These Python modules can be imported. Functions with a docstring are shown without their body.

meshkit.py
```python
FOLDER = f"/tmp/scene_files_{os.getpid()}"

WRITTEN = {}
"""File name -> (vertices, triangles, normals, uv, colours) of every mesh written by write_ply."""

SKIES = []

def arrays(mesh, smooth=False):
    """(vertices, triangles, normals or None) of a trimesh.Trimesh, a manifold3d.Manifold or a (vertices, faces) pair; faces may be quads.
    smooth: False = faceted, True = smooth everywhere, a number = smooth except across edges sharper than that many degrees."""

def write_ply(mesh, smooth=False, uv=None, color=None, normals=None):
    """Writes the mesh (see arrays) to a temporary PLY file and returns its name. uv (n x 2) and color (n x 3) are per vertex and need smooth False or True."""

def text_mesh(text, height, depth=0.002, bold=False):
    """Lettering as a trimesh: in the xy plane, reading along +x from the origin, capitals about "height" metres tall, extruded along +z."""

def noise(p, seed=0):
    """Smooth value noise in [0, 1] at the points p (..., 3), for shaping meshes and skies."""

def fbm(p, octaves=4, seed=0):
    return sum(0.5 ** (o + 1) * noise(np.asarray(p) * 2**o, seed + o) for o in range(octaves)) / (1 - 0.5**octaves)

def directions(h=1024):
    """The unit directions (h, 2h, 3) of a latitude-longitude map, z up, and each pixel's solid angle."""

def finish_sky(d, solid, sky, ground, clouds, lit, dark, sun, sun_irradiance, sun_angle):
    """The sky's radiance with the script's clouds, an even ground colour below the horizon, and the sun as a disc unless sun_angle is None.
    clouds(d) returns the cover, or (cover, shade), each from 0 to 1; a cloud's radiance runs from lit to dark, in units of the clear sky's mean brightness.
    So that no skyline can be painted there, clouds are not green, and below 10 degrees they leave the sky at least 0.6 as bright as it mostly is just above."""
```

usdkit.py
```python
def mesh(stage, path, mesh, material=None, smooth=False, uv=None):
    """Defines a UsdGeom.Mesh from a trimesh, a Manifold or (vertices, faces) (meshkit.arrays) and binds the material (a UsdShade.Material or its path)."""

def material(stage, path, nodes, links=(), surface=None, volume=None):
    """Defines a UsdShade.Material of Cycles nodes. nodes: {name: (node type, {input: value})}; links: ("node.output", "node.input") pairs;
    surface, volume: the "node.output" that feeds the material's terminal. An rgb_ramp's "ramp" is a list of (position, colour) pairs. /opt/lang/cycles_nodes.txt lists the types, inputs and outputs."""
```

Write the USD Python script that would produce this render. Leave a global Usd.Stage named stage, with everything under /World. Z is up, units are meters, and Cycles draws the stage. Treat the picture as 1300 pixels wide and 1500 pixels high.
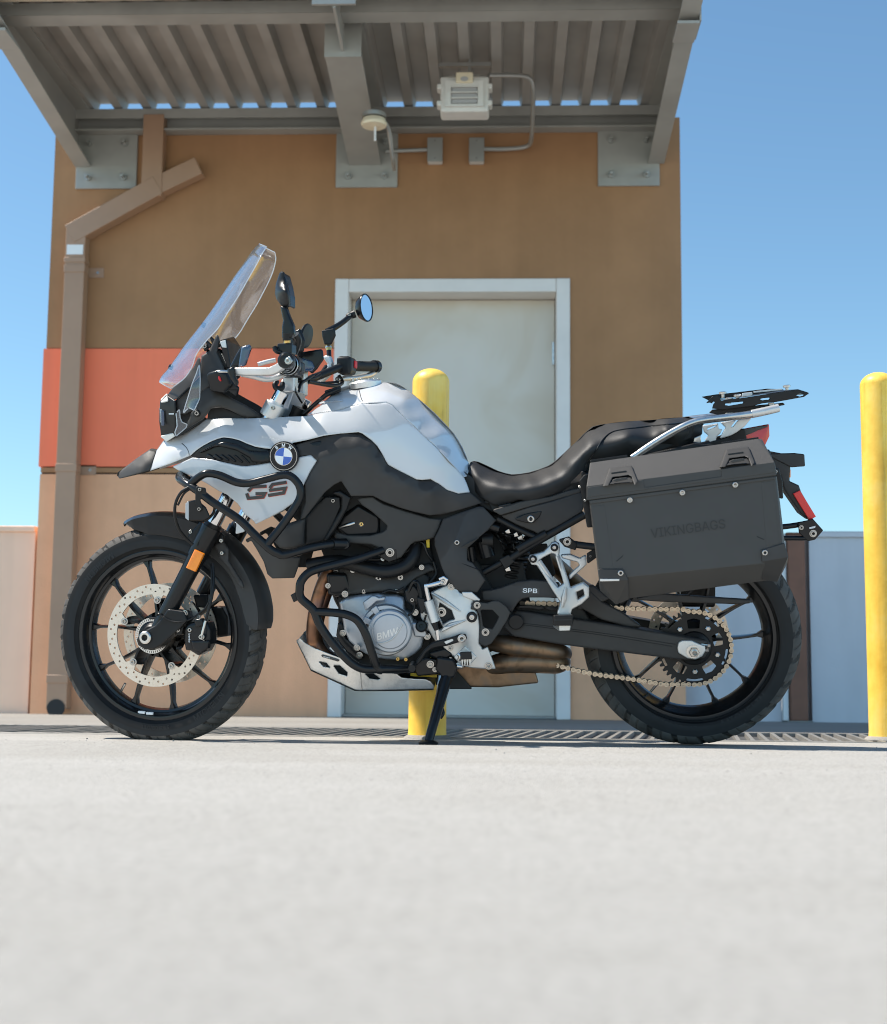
import math, random
import numpy as np, trimesh, usdkit, meshkit, shapely
from shapely.geometry import Polygon, LineString, Point
from scipy.spatial import Delaunay
from scipy.interpolate import RBFInterpolator
from pxr import Usd, UsdGeom, UsdLux, UsdShade, Gf, Sdf
random.seed(4); rng = np.random.default_rng(4)
PI = math.pi
stage = Usd.Stage.CreateInMemory()
UsdGeom.SetStageUpAxis(stage, UsdGeom.Tokens.z); UsdGeom.SetStageMetersPerUnit(stage, 1.0)
world = UsdGeom.Xform.Define(stage, '/World'); stage.SetDefaultPrim(world.GetPrim())
UsdGeom.Scope.Define(stage, '/World/Looks')

# ------------------------------------------------------------------ camera, sky, sun, exposure
FPX, YAW, PITCH, ROLL, CAMH = 2065.04, -.0428, .1188, .0096, .1819
cy, sy, cp, sp, cr, sr = math.cos(YAW), math.sin(YAW), math.cos(PITCH), math.sin(PITCH), math.cos(ROLL), math.sin(ROLL)
FWD = np.array([sy*cp, cy*cp, sp]); R0 = np.array([cy, -sy, 0]); U0 = np.cross(R0, FWD)
RIGHT, UP = cr*R0 + sr*U0, -sr*R0 + cr*U0
CAM = np.array([0, 0, CAMH])
cam = UsdGeom.Camera.Define(stage, '/World/camera')
cam.CreateHorizontalApertureAttr(24.0); cam.CreateFocalLengthAttr(FPX/1300*24.0)
cam.CreateFStopAttr(2.5); cam.CreateFocusDistanceAttr(4.12)
cam.CreateExposureAttr(0.62)
cam.AddTransformOp().Set(Gf.Matrix4d(*RIGHT, 0, *UP, 0, *(-FWD), 0, *CAM, 1))

SUN_EL, SUN_AZ = math.radians(57), math.radians(-88.0)     # azimuth atan2(x, y) of the direction to the sun
SUN = np.array([math.cos(SUN_EL)*math.sin(SUN_AZ), math.cos(SUN_EL)*math.cos(SUN_AZ), math.sin(SUN_EL)])
usdkit.material(stage, '/World/Looks/sky_air', {
    's': ('sky_texture', {'sky_type': 'single_scattering', 'sun_disc': False, 'sun_elevation': SUN_EL, 'sun_rotation': SUN_AZ,
                          'air_density': 1.0, 'aerosol_density': .5, 'ozone_density': 1.0, 'altitude': 60.0}),
    't': ('mix', {'mix_type': 'multiply', 'fac': 1.0, 'color2': (.75, .965, 1.0)}),
    'b': ('background_shader', {'strength': .112})}, [('s.color', 't.color1'), ('t.color', 'b.color')], surface='b.background')
dome = UsdLux.DomeLight.Define(stage, '/World/sky')
UsdShade.MaterialBindingAPI.Apply(dome.GetPrim()).Bind(UsdShade.Material.Get(stage, '/World/Looks/sky_air'))
dome.GetPrim().SetCustomDataByKey('kind', 'structure')
sun = UsdLux.DistantLight.Define(stage, '/World/sun')
sun.CreateNormalizeAttr(True); sun.CreateIntensityAttr(1.2); sun.CreateAngleAttr(.53); sun.CreateColorAttr(Gf.Vec3f(1, .93, .84))
zx = SUN; xx = np.cross([0, 0, 1], zx); xx /= np.linalg.norm(xx); yx = np.cross(zx, xx)
sun.AddTransformOp().Set(Gf.Matrix4d(*xx, 0, *yx, 0, *zx, 0, 0, 0, 0, 1))

# ------------------------------------------------------------------ helpers: stage
used = {}
def numbered(parent, name):
    k = used.get((parent, name), 0); used[(parent, name)] = k + 1
    return name if k == 0 else f'{name}_{k:03d}'
def path_of(parent): return '/World' if parent is None else str(parent.GetPath())
def tag(o, label=None, cat=None, group=None, kind=None):
    for k, v in (('label', label), ('category', cat), ('group', group), ('kind', kind)):
        if v: o.SetCustomDataByKey(k, v)
    return o
def add(name, mesh, mat, parent=None, smooth=35, label=None):
    if isinstance(mesh, list): mesh = cat(mesh)
    p = path_of(parent)
    m = usdkit.mesh(stage, f'{p}/{numbered(p, name)}', (mesh.vertices, mesh.faces), '/World/Looks/' + mat, smooth).GetPrim()
    if label: m.SetCustomDataByKey('label', label)
    return m
def xform(name, parent=None, m=None):
    p = path_of(parent)
    x = UsdGeom.Xform.Define(stage, f'{p}/{numbered(p, name)}')
    if m is not None: x.AddTransformOp().Set(Gf.Matrix4d(*np.asarray(m, float).T.ravel()))
    return x.GetPrim()
def loc(v):
    m = np.eye(4); m[:3, 3] = v; return m

# ------------------------------------------------------------------ helpers: shapes
def TM(v, f): return trimesh.Trimesh(np.asarray(v, float), np.asarray(f, int), process=False)
def cat(ms):
    v, f, n = [], [], 0
    for m in ms:
        v.append(m.vertices); f.append(np.asarray(m.faces) + n); n += len(m.vertices)
    return TM(np.vstack(v), np.vstack(f))
def moved(m, v): return TM(m.vertices + np.asarray(v), m.faces)
def mir(m):                                       # mirrored to the other flank (local y)
    return TM(m.vertices*[1, -1, 1], np.asarray(m.faces)[:, ::-1])
def box(x0, x1, y0, y1, z0, z1, ch=0):
    (x0, x1), (y0, y1), (z0, z1) = sorted((x0, x1)), sorted((y0, y1)), sorted((z0, z1))
    if not ch:
        b = trimesh.creation.box((x1-x0, y1-y0, z1-z0)); b.apply_translation(((x0+x1)/2, (y0+y1)/2, (z0+z1)/2)); return TM(b.vertices, b.faces)
    p = []
    for a in (x0, x1):
        for b in (y0, y1):
            for c in (z0, z1):
                s = [ch if q == l else -ch for q, l in ((a, x0), (b, y0), (c, z0))]
                p += [(a+s[0], b+s[1], c), (a+s[0], b, c+s[2]), (a, b+s[1], c+s[2])]
    return hull(p)
def hull(p):
    h = trimesh.convex.convex_hull(np.asarray(p, float)); return TM(h.vertices, h.faces)
ICO = np.asarray(trimesh.creation.icosphere(1).vertices)
def rhull(p, r=.004):
    p = np.asarray(p, float)
    return hull((p[:, None, :] + ICO[None]*r).reshape(-1, 3)) if r else hull(p)
def sm(p, k=6, closed=False):                     # Catmull-Rom through the points
    p = np.asarray(p, float)
    if len(p) < 3: return p
    e = np.vstack([2*p[0]-p[1], p, 2*p[-1]-p[-2]])
    out = []
    for i in range(len(p)-1):
        a, b, c, d = e[i:i+4]
        for t in np.arange(k)/k:
            out.append(.5*((2*b)+(c-a)*t+(2*a-5*b+4*c-d)*t*t+(-a+3*b-3*c+d)*t**3))
    return np.vstack([out, p[-1:]])
def tube(p, r, n=12, k=6, cap=True, flat=None):
    q = sm(p, k) if k else np.asarray(p, float)
    if np.ndim(r): r = np.interp(np.linspace(0, 1, len(q)), np.linspace(0, 1, len(r)), r)
    else: r = np.full(len(q), r)
    t = np.gradient(q, axis=0); t /= np.linalg.norm(t, axis=1)[:, None]
    u = np.cross(t[0], [0, 1, 0.1]); u /= np.linalg.norm(u)
    V = []
    a = np.linspace(0, 2*PI, n, endpoint=False)
    for i in range(len(q)):
        u = u - t[i]*(u@t[i]); u /= np.linalg.norm(u); w = np.cross(t[i], u)
        V.append(q[i] + r[i]*(np.cos(a)[:, None]*u + np.sin(a)[:, None]*w))
    V = np.vstack(V); F = []
    for i in range(len(q)-1):
        for j in range(n):
            A, B = i*n+j, i*n+(j+1) % n
            F += [(A, B, B+n), (A, B+n, A+n)]
    if cap:
        for s, i in ((0, 0), (1, len(q)-1)):
            V = np.vstack([V, q[i]]); c = len(V)-1
            for j in range(n):
                A, B = i*n+j, i*n+(j+1) % n
                F.append((c, A, B) if s else (c, B, A))
    return TM(V, F)
def revolve(prof, c=(0, 0, 0), n=48, disp=None, closed=False):
    """profile of (radius, w) turned about the local y axis; w grows towards the left flank (-y)."""
    pr = np.asarray(prof, float); m = len(pr)
    th = np.linspace(0, 2*PI, n, endpoint=False)
    r = np.repeat(pr[None, :, 0], n, 0); w = np.repeat(pr[None, :, 1], n, 0)
    if disp is not None: r = r + disp(th[:, None], pr[None, :, 0], pr[None, :, 1])
    V = np.stack([c[0]+r*np.cos(th)[:, None], c[1]-w, c[2]+r*np.sin(th)[:, None]], -1).reshape(-1, 3)
    i = np.arange(n)[:, None]; j = np.arange(m if closed else m-1)[None]
    j2 = (j+1) % m; i2 = (i+1) % n
    a, b, cc, d = (i*m+j), (i2*m+j), (i2*m+j2), (i*m+j2)
    F = np.stack([np.stack([a, b, cc], -1), np.stack([a, cc, d], -1)], 2).reshape(-1, 3)
    # drop slivers at the axis
    A = V[F]; keep = np.linalg.norm(np.cross(A[:, 1]-A[:, 0], A[:, 2]-A[:, 0]), axis=1) > 1e-14
    return TM(V, F[keep])
def oriented(m, o, n):
    """a shape built about local y (outer end towards -y), moved to o with its outer end along n"""
    n = np.asarray(n, float); n /= np.linalg.norm(n)
    u = np.array([0, 0, 1.]) if abs(n[2]) < .9 else np.array([1., 0, 0])
    u = u - n*(u@n); u /= np.linalg.norm(u); x = np.cross(u, n)*-1
    T = np.c_[np.cross(-n, u), -n, u]
    return TM(m.vertices@T.T + o, m.faces)
def bolt_shape(r, h=.006, washer=0):
    pr = [(r*1.0, -.004), (r, h*.75), (r*.86, h), (r*.56, h), (r*.50, h*.9), (r*.48, -.004), (0, -.004)]
    if washer: pr = [(washer, -.004), (washer, h*.2), (r*1.02, h*.22)] + pr[1:]
    return revolve(pr, n=20)

# ------------------------------------------------------------------ helpers: from the picture to the place
CROPS = dict(A=(60, 340, 300), B=(220, 340, 300), C=(400, 400, 300), D=(150, 560, 300), E=(330, 620, 300), F=(70, 740, 350), G=(420, 780, 350),
             H=(600, 640, 300), I=(820, 560, 400), J=(820, 820, 400), K=(330, 470, 240), L=(1000, 550, 220), M=(150, 840, 210), N=(560, 780, 200),
             O=(220, 470, 200), Q=(680, 720, 220), S=(900, 860, 200), T=(430, 380, 450), X=(0, 0, 1300))
def c(k, *xy):
    x, y, s = CROPS[k]; a = np.asarray(xy, float).reshape(-1, 2)
    return np.array([x, y]) + a*s/1300
def rays(px):
    px = np.atleast_2d(px)
    return FWD + np.outer((px[:, 0]-650)/FPX, RIGHT) + np.outer((750-px[:, 1])/FPX, UP)
def at(px, py, ax, val):                          # where the sight line through a pixel meets the plane x, y or z = val
    d = rays([(px, py)])[0]; return CAM + d*(val-CAM[ax])/d[ax]
class Frame:
    def __init__(s, M, back=None):
        s.M = np.asarray(M, float); s.I = np.linalg.inv(s.M); s.back = back
    def P(s, px, w, raw=False):
        """the points of this frame at lateral offset w (left flank positive) seen at the pixels px"""
        px = np.atleast_2d(np.asarray(px, float)); o = s.I[:3, :3]@CAM + s.I[:3, 3]; d = rays(px)@s.I[:3, :3].T
        t = (-np.broadcast_to(np.asarray(w, float), len(px)) - o[1])/d[:, 1]
        p = o + d*t[:, None]
        return p if raw or s.back is None else p@s.back[:3, :3].T + s.back[:3, 3]
    def out(s, m):                                # frame -> machine
        return m if s.back is None else TM(m.vertices@s.back[:3, :3].T + s.back[:3, 3], m.faces)
LEAN = math.radians(11)
cl, sl = math.cos(LEAN), math.sin(LEAN)
MB = np.array([[1, 0, 0, -1.0051], [0, cl, -sl, 4.2245], [0, sl, cl, 0], [0, 0, 0, 1]])
B = Frame(MB)
STEER, RAKE = math.radians(-12), math.radians(27)
pv = B.P([(412, 625)], 0)[0]
AX = np.array([math.sin(RAKE), 0, math.cos(RAKE)])
TS = trimesh.transformations.rotation_matrix(STEER, AX, pv)
Fk = Frame(MB@TS, TS)                             # the fork, front wheel and handlebar turn with the steering

def wfield(wc, kern='thin_plate_spline'):
    if np.ndim(wc) == 0: return lambda q: np.full(len(q), float(wc))
    a = np.vstack([np.concatenate(r) if isinstance(r, tuple) and np.ndim(r[0]) else r for r in wc]).astype(float)
    if len(a) == 1: return lambda q: np.full(len(q), a[0, 2])
    if len(a) < 4:
        if len(a) == 2:
            d = a[1, :2]-a[0, :2]; return lambda q: a[0, 2] + ((q-a[0, :2])@d)/(d@d)*(a[1, 2]-a[0, 2])
        X = np.linalg.solve(np.c_[a[:, :2], np.ones(3)], a[:, 2]); return lambda q: q@X[:2]+X[2]
    f = RBFInterpolator(a[:, :2]/100, a[:, 2], kernel=kern, degree=1 if kern == 'thin_plate_spline' else 0)
    return lambda q: f(np.asarray(q)/100)
def ring(g, s):
    n = max(8, int(g.length/s)); return np.array([g.interpolate(t).coords[0] for t in np.arange(n)/n*g.length])
def rings(poly, s):
    out = []
    for p in getattr(poly, 'geoms', [poly]):
        if p.is_empty: continue
        for g in [p.exterior, *p.interiors]:
            if g.length > 1.2*s: out.append(ring(g, s))
    return np.vstack(out) if out else np.zeros((0, 2))
def outline_pts(poly, s):
    out = []
    for g in [poly.exterior, *poly.interiors]:
        k = np.asarray(g.coords)
        for a, b in zip(k[:-1], k[1:]):
            n = max(1, int(np.linalg.norm(b-a)/s)); out += [a+(b-a)*i/n for i in range(n)]
    return np.array(out)
def soft(px, r=3):                                # an outline with its corners rounded
    p = px if isinstance(px, Polygon) else Polygon(px)
    if not p.is_valid: p = p.buffer(0)
    if p.geom_type != 'Polygon': p = max(p.geoms, key=lambda g: g.area)
    for k in (1, .5, .25, .1):
        q = p.buffer(-r*k).buffer(2*r*k).buffer(-r*k)
        if q.geom_type == 'Polygon' and not q.is_empty and q.area > .93*p.area: return q.simplify(.12)
    return p
def panel(px, wc, th=.006, rd=2.0, holes=(), fr=None, step=7, kern='thin_plate_spline', rnd=2.0, warp=None):
    """a moulded panel: outline in the picture, lateral offsets at a few points of it, thickness, rolled edge (in picture units)"""
    fr = fr or B
    poly = soft(px, rnd) if rnd else (px if isinstance(px, Polygon) else Polygon(px).buffer(0))
    if len(holes):
        for h in holes: poly = poly.difference(h if isinstance(h, Polygon) else soft(h, min(rnd, 1.2)) if rnd else Polygon(h))
    if poly.geom_type != 'Polygon': poly = max(poly.geoms, key=lambda g: g.area)
    if poly.is_empty: print('EMPTY PANEL', np.asarray(px).tolist()[:3] if not isinstance(px, Polygon) else px)
    wf = wc if callable(wc) else wfield(wc, kern)
    bs = max(1.2, min(step*.6, 3.0))
    pts = [outline_pts(poly, bs)]
    for d in ((.12*rd, .4*rd, rd) if rd else ()): pts.append(rings(poly.buffer(-d), bs))
    x0, y0, x1, y1 = poly.bounds
    gx, gy = np.meshgrid(np.arange(x0, x1, step), np.arange(y0, y1, step*.87)); gx[1::2] += step/2
    g = np.c_[gx.ravel(), gy.ravel()]; inner = poly.buffer(-rd-bs*.7)
    if not inner.is_empty:
        shapely.prepare(inner); pts.append(g[shapely.contains_xy(inner, g[:, 0], g[:, 1])])
    q = np.vstack(pts); q = q[np.unique(np.round(q, 2), axis=0, return_index=True)[1]]
    t = Delaunay(q).simplices
    cen = q[t].mean(1); big = poly.buffer(.02); shapely.prepare(big)
    a = q[t]; ar = (a[:, 1, 0]-a[:, 0, 0])*(a[:, 2, 1]-a[:, 0, 1])-(a[:, 1, 1]-a[:, 0, 1])*(a[:, 2, 0]-a[:, 0, 0])
    ok = shapely.contains_xy(big, cen[:, 0], cen[:, 1]) & (np.abs(ar) > 1e-4)
    t, ar = t[ok], ar[ok]; t[ar > 0] = t[ar > 0][:, ::-1]
    keep = np.unique(t); ren = np.full(len(q), -1); ren[keep] = np.arange(len(keep)); q = q[keep]; t = ren[t]
    d = shapely.distance(poly.boundary, shapely.points(q))
    w = wf(q)
    R = rd/489
    if rd: w = w - R*(1-np.sqrt(np.clip(1-(1-np.clip(d/rd, 0, 1))**2, 0, 1)))
    fp = fr.P(q, w, True)
    back = np.full(len(q), float(th)) if not rd else max(th, R+.001) - R*(1-np.sqrt(np.clip(1-(1-np.clip(d/rd, 0, 1))**2, 0, 1)))
    bp = fp + np.array([0, 1, 0])*back[:, None]
    n = len(q)
    e = np.sort(np.vstack([t[:, [0, 1]], t[:, [1, 2]], t[:, [2, 0]]]), 1); dirs = np.vstack([t[:, [0, 1]], t[:, [1, 2]], t[:, [2, 0]]])
    _, inv, cnt = np.unique(e, axis=0, return_inverse=True, return_counts=True)
    be = dirs[cnt[inv.ravel()] == 1]
    side = np.vstack([np.c_[be[:, 1], be[:, 0], be[:, 0]+n], np.c_[be[:, 1], be[:, 0]+n, be[:, 1]+n]])
    m = TM(np.vstack([fp, bp]), np.vstack([t, t[:, ::-1]+n, side]))
    return fr.out(m)
def pblock(px, w0, w1, fr=None, r=.004):
    """a convex block: a picture outline between two lateral offsets"""
    fr = fr or B
    return rhull(np.vstack([fr.P(px, w0), fr.P(px, w1)]), r)
def pts3(fr, k, a):                               # a = [(x, y, w), ...] in crop k -> points
    a = np.asarray(a, float); return fr.P(c(k, *a[:, :2].ravel()), a[:, 2])
def phull(k, a, r=.004, fr=None): return rhull(pts3(fr or B, k, a), r)
def ptube(k, a, r, fr=None, n=12, kk=6, **kw): return tube(pts3(fr or B, k, a), r, n, kk, **kw)
def pbolt(k, x, y, w, r=.006, fr=None, h=.006, washer=0):
    fr = fr or B; o = fr.P(c(k, x, y), w)[0]
    n = np.array([0, -1, 0.]) if fr.back is None else fr.back[:3, :3]@np.array([0, -1, 0.])
    return oriented(bolt_shape(r*.86, h, washer*.84), o, n)
def ptext(fr, text, o, ex, hpx, w, depth=.0012, bold=True, shear=0., ey=None, squeeze=1.):
    t = meshkit.text_mesh(text, hpx, 1.0, bold); v = t.vertices
    ex = np.asarray(ex, float); ex /= np.linalg.norm(ex); ey = np.array([ex[1], -ex[0]]) if ey is None else np.asarray(ey, float)
    q = np.asarray(o, float) + (v[:, :1]*squeeze + shear*v[:, 1:2])*ex + v[:, 1:2]*ey
    ww = (w(q) if callable(w) else w) + v[:, 2]*depth
    m = TM(fr.P(q, ww, True), t.faces)
    return fr.out(m)
def polar_text(text, cen, r, a0, h, w, depth=.001, bold=True):
    t = meshkit.text_mesh(text, h, depth, bold); v = t.vertices
    rr = r - h/2 + v[:, 1]; a = a0 + v[:, 0]/r       # reads from the outside along the bottom of the wheel
    rr = r + h/2 - v[:, 1]
    return TM(np.c_[cen[0]+rr*np.cos(a), -(w + v[:, 2]), cen[2]+rr*np.sin(a)], t.faces)

# ------------------------------------------------------------------ materials
def mat(name, col, rough=.5, metal=0., coat=0., var=0., vscale=12., bump=0., bscale=300., spec=.5, rvar=.0, coat_rough=.04, **kw):
    n = {'p': ('principled_bsdf', {'base_color': col, 'roughness': rough, 'metallic': metal, 'coat_weight': coat, 'coat_roughness': coat_rough, 'specular_ior_level': spec, **kw})}
    l = []
    if var or rvar:
        n['tc'] = ('texture_coordinate', {}); n['nz'] = ('noise_texture', {'scale': vscale, 'detail': 6., 'roughness': .6}); l.append(('tc.object', 'nz.vector'))
    if var:
        lo, hi = [tuple(max(0, x*f) for x in col) for f in (1-var, 1+var)]
        n['r'] = ('rgb_ramp', {'ramp': [(.3, lo), (.7, hi)]}); l += [('nz.fac', 'r.fac'), ('r.color', 'p.base_color')]
    if rvar:
        n['rr'] = ('map_range', {'from_min': .3, 'from_max': .7, 'to_min': max(.02, rough-rvar), 'to_max': rough+rvar}); l += [('nz.fac', 'rr.value'), ('rr.result', 'p.roughness')]
    if bump:
        n['tb'] = ('texture_coordinate', {}); n['nb'] = ('noise_texture', {'scale': bscale, 'detail': 3.}); n['bp'] = ('bump', {'strength': bump, 'distance': .002})
        l += [('tb.object', 'nb.vector'), ('nb.fac', 'bp.height'), ('bp.normal', 'p.normal')]
    return usdkit.material(stage, '/World/Looks/' + name, n, l, surface='p.BSDF')
mat('white_paint', (.58, .585, .59), .24, coat=.85, rvar=.04, vscale=9)
mat('black_plastic', (.044, .041, .039), .52, spec=.3, bump=.12, bscale=1400, var=.18, vscale=9, rvar=.06)
mat('grey_plastic', (.046, .043, .040), .52, spec=.3, bump=.12, bscale=1400, var=.15, vscale=9, rvar=.06)
mat('gloss_black', (.009, .009, .0095), .22, spec=.36, rvar=.05)
mat('wheel_black', (.010, .010, .0105), .22, spec=.5, rvar=.04, vscale=20)
mat('satin_black', (.011, .0105, .0105), .36, spec=.3, rvar=.06, vscale=20)
mat('dark_void', (.012, .012, .012), .7)
mat('tyre_rubber', (.016, .0155, .0155), .62, spec=.3, bump=.15, bscale=500, var=.3, vscale=14, rvar=.08)
mat('tyre_tread', (.075, .069, .063), .75, spec=.25, bump=.2, bscale=400, var=.35, vscale=18, rvar=.08)
mat('tyre_letter', (.022, .0215, .0215), .55, spec=.3)
mat('seat_vinyl', (.019, .0185, .0185), .55, spec=.42, bump=.25, bscale=900, rvar=.05, vscale=7)
mat('case_black', (.051, .048, .045), .55, spec=.35, bump=.25, bscale=1500, var=.12, vscale=5, rvar=.05)
mat('aluminium', (.78, .76, .73), .36, metal=.9, var=.06, vscale=25, rvar=.07)
mat('cast_silver', (.66, .65, .63), .42, metal=.75, bump=.1, bscale=900, var=.06, rvar=.06)
mat('engine_silver', (.43, .45, .48), .38, metal=.7, bump=.12, bscale=700, var=.07, rvar=.06)
mat('brushed_steel', (.68, .66, .63), .27, metal=1., rvar=.06, vscale=40)
mat('chrome', (.75, .75, .76), .08, metal=1.)
mat('bolt_steel', (.52, .51, .49), .24, metal=1.)
mat('disc_steel', (.74, .645, .54), .34, metal=.85, var=.05, vscale=60, rvar=.06)
mat('chain_dark', (.10, .085, .07), .5, metal=.6)
mat('chain_bronze', (.58, .46, .34), .38, metal=.85, var=.15, vscale=80)
mat('gold_brass', (.8, .55, .2), .3, metal=1.)
mat('mirror_glass', (.86, .9, .95), .015, metal=1.)
mat('orange_lens', (.95, .26, .01), .18, coat=1., bump=.3, bscale=260)
mat('red_lens', (.62, .02, .015), .16, coat=1.)
mat('red_bright', (.8, .02, .02), .25, coat=.6, bump=.2, bscale=400)
mat('red_plastic', (.6, .015, .02), .35)
mat('blue_enamel', (.01, .10, .42), .2, coat=1.)
mat('white_enamel', (.8, .8, .8), .2, coat=1.)
mat('white_mark', (.75, .75, .74), .45)
mat('decal_black', (.05, .048, .046), .4)
mat('decal_dark', (.021, .0205, .02), .5)
mat('decal_red', (.5, .07, .05), .4)
mat('screen_glass', (.03, .05, .09), .05, coat=1.)
mat('yellow_plastic', (.7, .5, .03), .45)
def heat(name, a, b, d):
    usdkit.material(stage, '/World/Looks/'+name, {'tc': ('texture_coordinate', {}), 'nz': ('noise_texture', {'scale': 16., 'detail': 5., 'distortion': .6}),
        'r': ('rgb_ramp', {'ramp': [(.3, a), (.5, b), (.7, d)]}), 'n2': ('noise_texture', {'scale': 240., 'detail': 3.}), 'bp': ('bump', {'strength': .2, 'distance': .001}),
        'p': ('principled_bsdf', {'metallic': .85, 'roughness': .42})},
        [('tc.object', 'nz.vector'), ('nz.fac', 'r.fac'), ('r.color', 'p.base_color'), ('tc.object', 'n2.vector'), ('n2.fac', 'bp.height'), ('bp.normal', 'p.normal')], surface='p.BSDF')
heat('copper_pipe', (.14, .075, .05), (.36, .17, .09), (.24, .15, .14))
heat('exhaust_steel', (.10, .065, .04), (.26, .165, .10), (.18, .14, .11))
def clear(name, tint, milk, mfac, gl=.03):
    usdkit.material(stage, '/World/Looks/'+name, {'t': ('transparent_bsdf', {'color': tint}), 'g': ('glossy_bsdf', {'roughness': gl, 'color': (1, 1, 1)}),
        'd': ('translucent_bsdf', {'color': milk}), 'd2': ('diffuse_bsdf', {'color': milk}), 'md': ('mix_closure', {'fac': .6}), 'lw': ('layer_weight', {'blend': .5}), 'pw': ('math', {'math_type': 'power', 'value2': 2.6}), 'f': ('math', {'math_type': 'multiply_add', 'value2': .75, 'value3': .05}), 'm1': ('mix_closure', {'fac': mfac}), 'm2': ('mix_closure', {})},
        [('d.BSDF', 'md.closure1'), ('d2.BSDF', 'md.closure2'), ('t.BSDF', 'm1.closure1'), ('md.closure', 'm1.closure2'), ('m1.closure', 'm2.closure1'), ('g.BSDF', 'm2.closure2'), ('lw.facing', 'pw.value1'), ('pw.value', 'f.value1'), ('f.value', 'm2.fac')], surface='m2.closure')
clear('clear_screen', (.985, .99, .992), (.60, .72, .90), .02)  # bluish milk colour stands in for the sky reflected in the screen
clear('clear_edge', (.85, .88, .9), (.8, .84, .88), .35)
# --- ground and building
def concrete(name, a, b, d, gs=130.):
    usdkit.material(stage, '/World/Looks/'+name, {'g': ('geometry', {}), 'mp': ('mapping', {'scale': (.35, 1.5, 1.)}), 'n1': ('noise_texture', {'scale': 1.1, 'detail': 8., 'roughness': .62}),
        'n2': ('noise_texture', {'scale': gs, 'detail': 7., 'roughness': .75}), 'n3': ('noise_texture', {'scale': 26., 'detail': 5.}), 'vr': ('voronoi_texture', {'scale': 150.}),
        'r': ('rgb_ramp', {'ramp': [(.3, a), (.52, b), (.72, d)]}), 'sp': ('rgb_ramp', {'ramp': [(.39, (.58, .57, .55)), (.49, (.96, .96, .96)), (.6, (1.07, 1.07, 1.06))]}), 'mu': ('mix', {'mix_type': 'multiply', 'fac': .75}),
        'mq': ('mapping', {'scale': (.5, .9, 1.)}), 'n4': ('noise_texture', {'scale': .9, 'detail': 5., 'distortion': .8}), 's4': ('rgb_ramp', {'ramp': [(.36, (.90, .89, .87)), (.52, (1, 1, 1))]}), 'mu3': ('mix', {'mix_type': 'multiply', 'fac': 1.}),
        's3': ('rgb_ramp', {'ramp': [(.3, (.92, .92, .91)), (.6, (1, 1, 1))]}), 'mu2': ('mix', {'mix_type': 'multiply', 'fac': .8}),
        'ad': ('math', {'math_type': 'add'}), 'bp': ('bump', {'strength': .8, 'distance': .004}), 'p': ('principled_bsdf', {'roughness': .85, 'specular_ior_level': .3})},
        [('g.position', 'mp.vector'), ('mp.vector', 'n1.vector'), ('g.position', 'n2.vector'), ('g.position', 'n3.vector'), ('n1.fac', 'r.fac'), ('n2.fac', 'sp.fac'), ('r.color', 'mu.color1'), ('sp.color', 'mu.color2'),
         ('n3.fac', 's3.fac'), ('mu.color', 'mu2.color1'), ('s3.color', 'mu2.color2'), ('g.position', 'mq.vector'), ('mq.vector', 'n4.vector'), ('n4.fac', 's4.fac'), ('mu2.color', 'mu3.color1'), ('s4.color', 'mu3.color2'), ('mu3.color', 'p.base_color'), ('n2.fac', 'ad.value1'), ('n3.fac', 'ad.value2'), ('ad.value', 'bp.height'), ('bp.normal', 'p.normal')], surface='p.BSDF')
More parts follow.
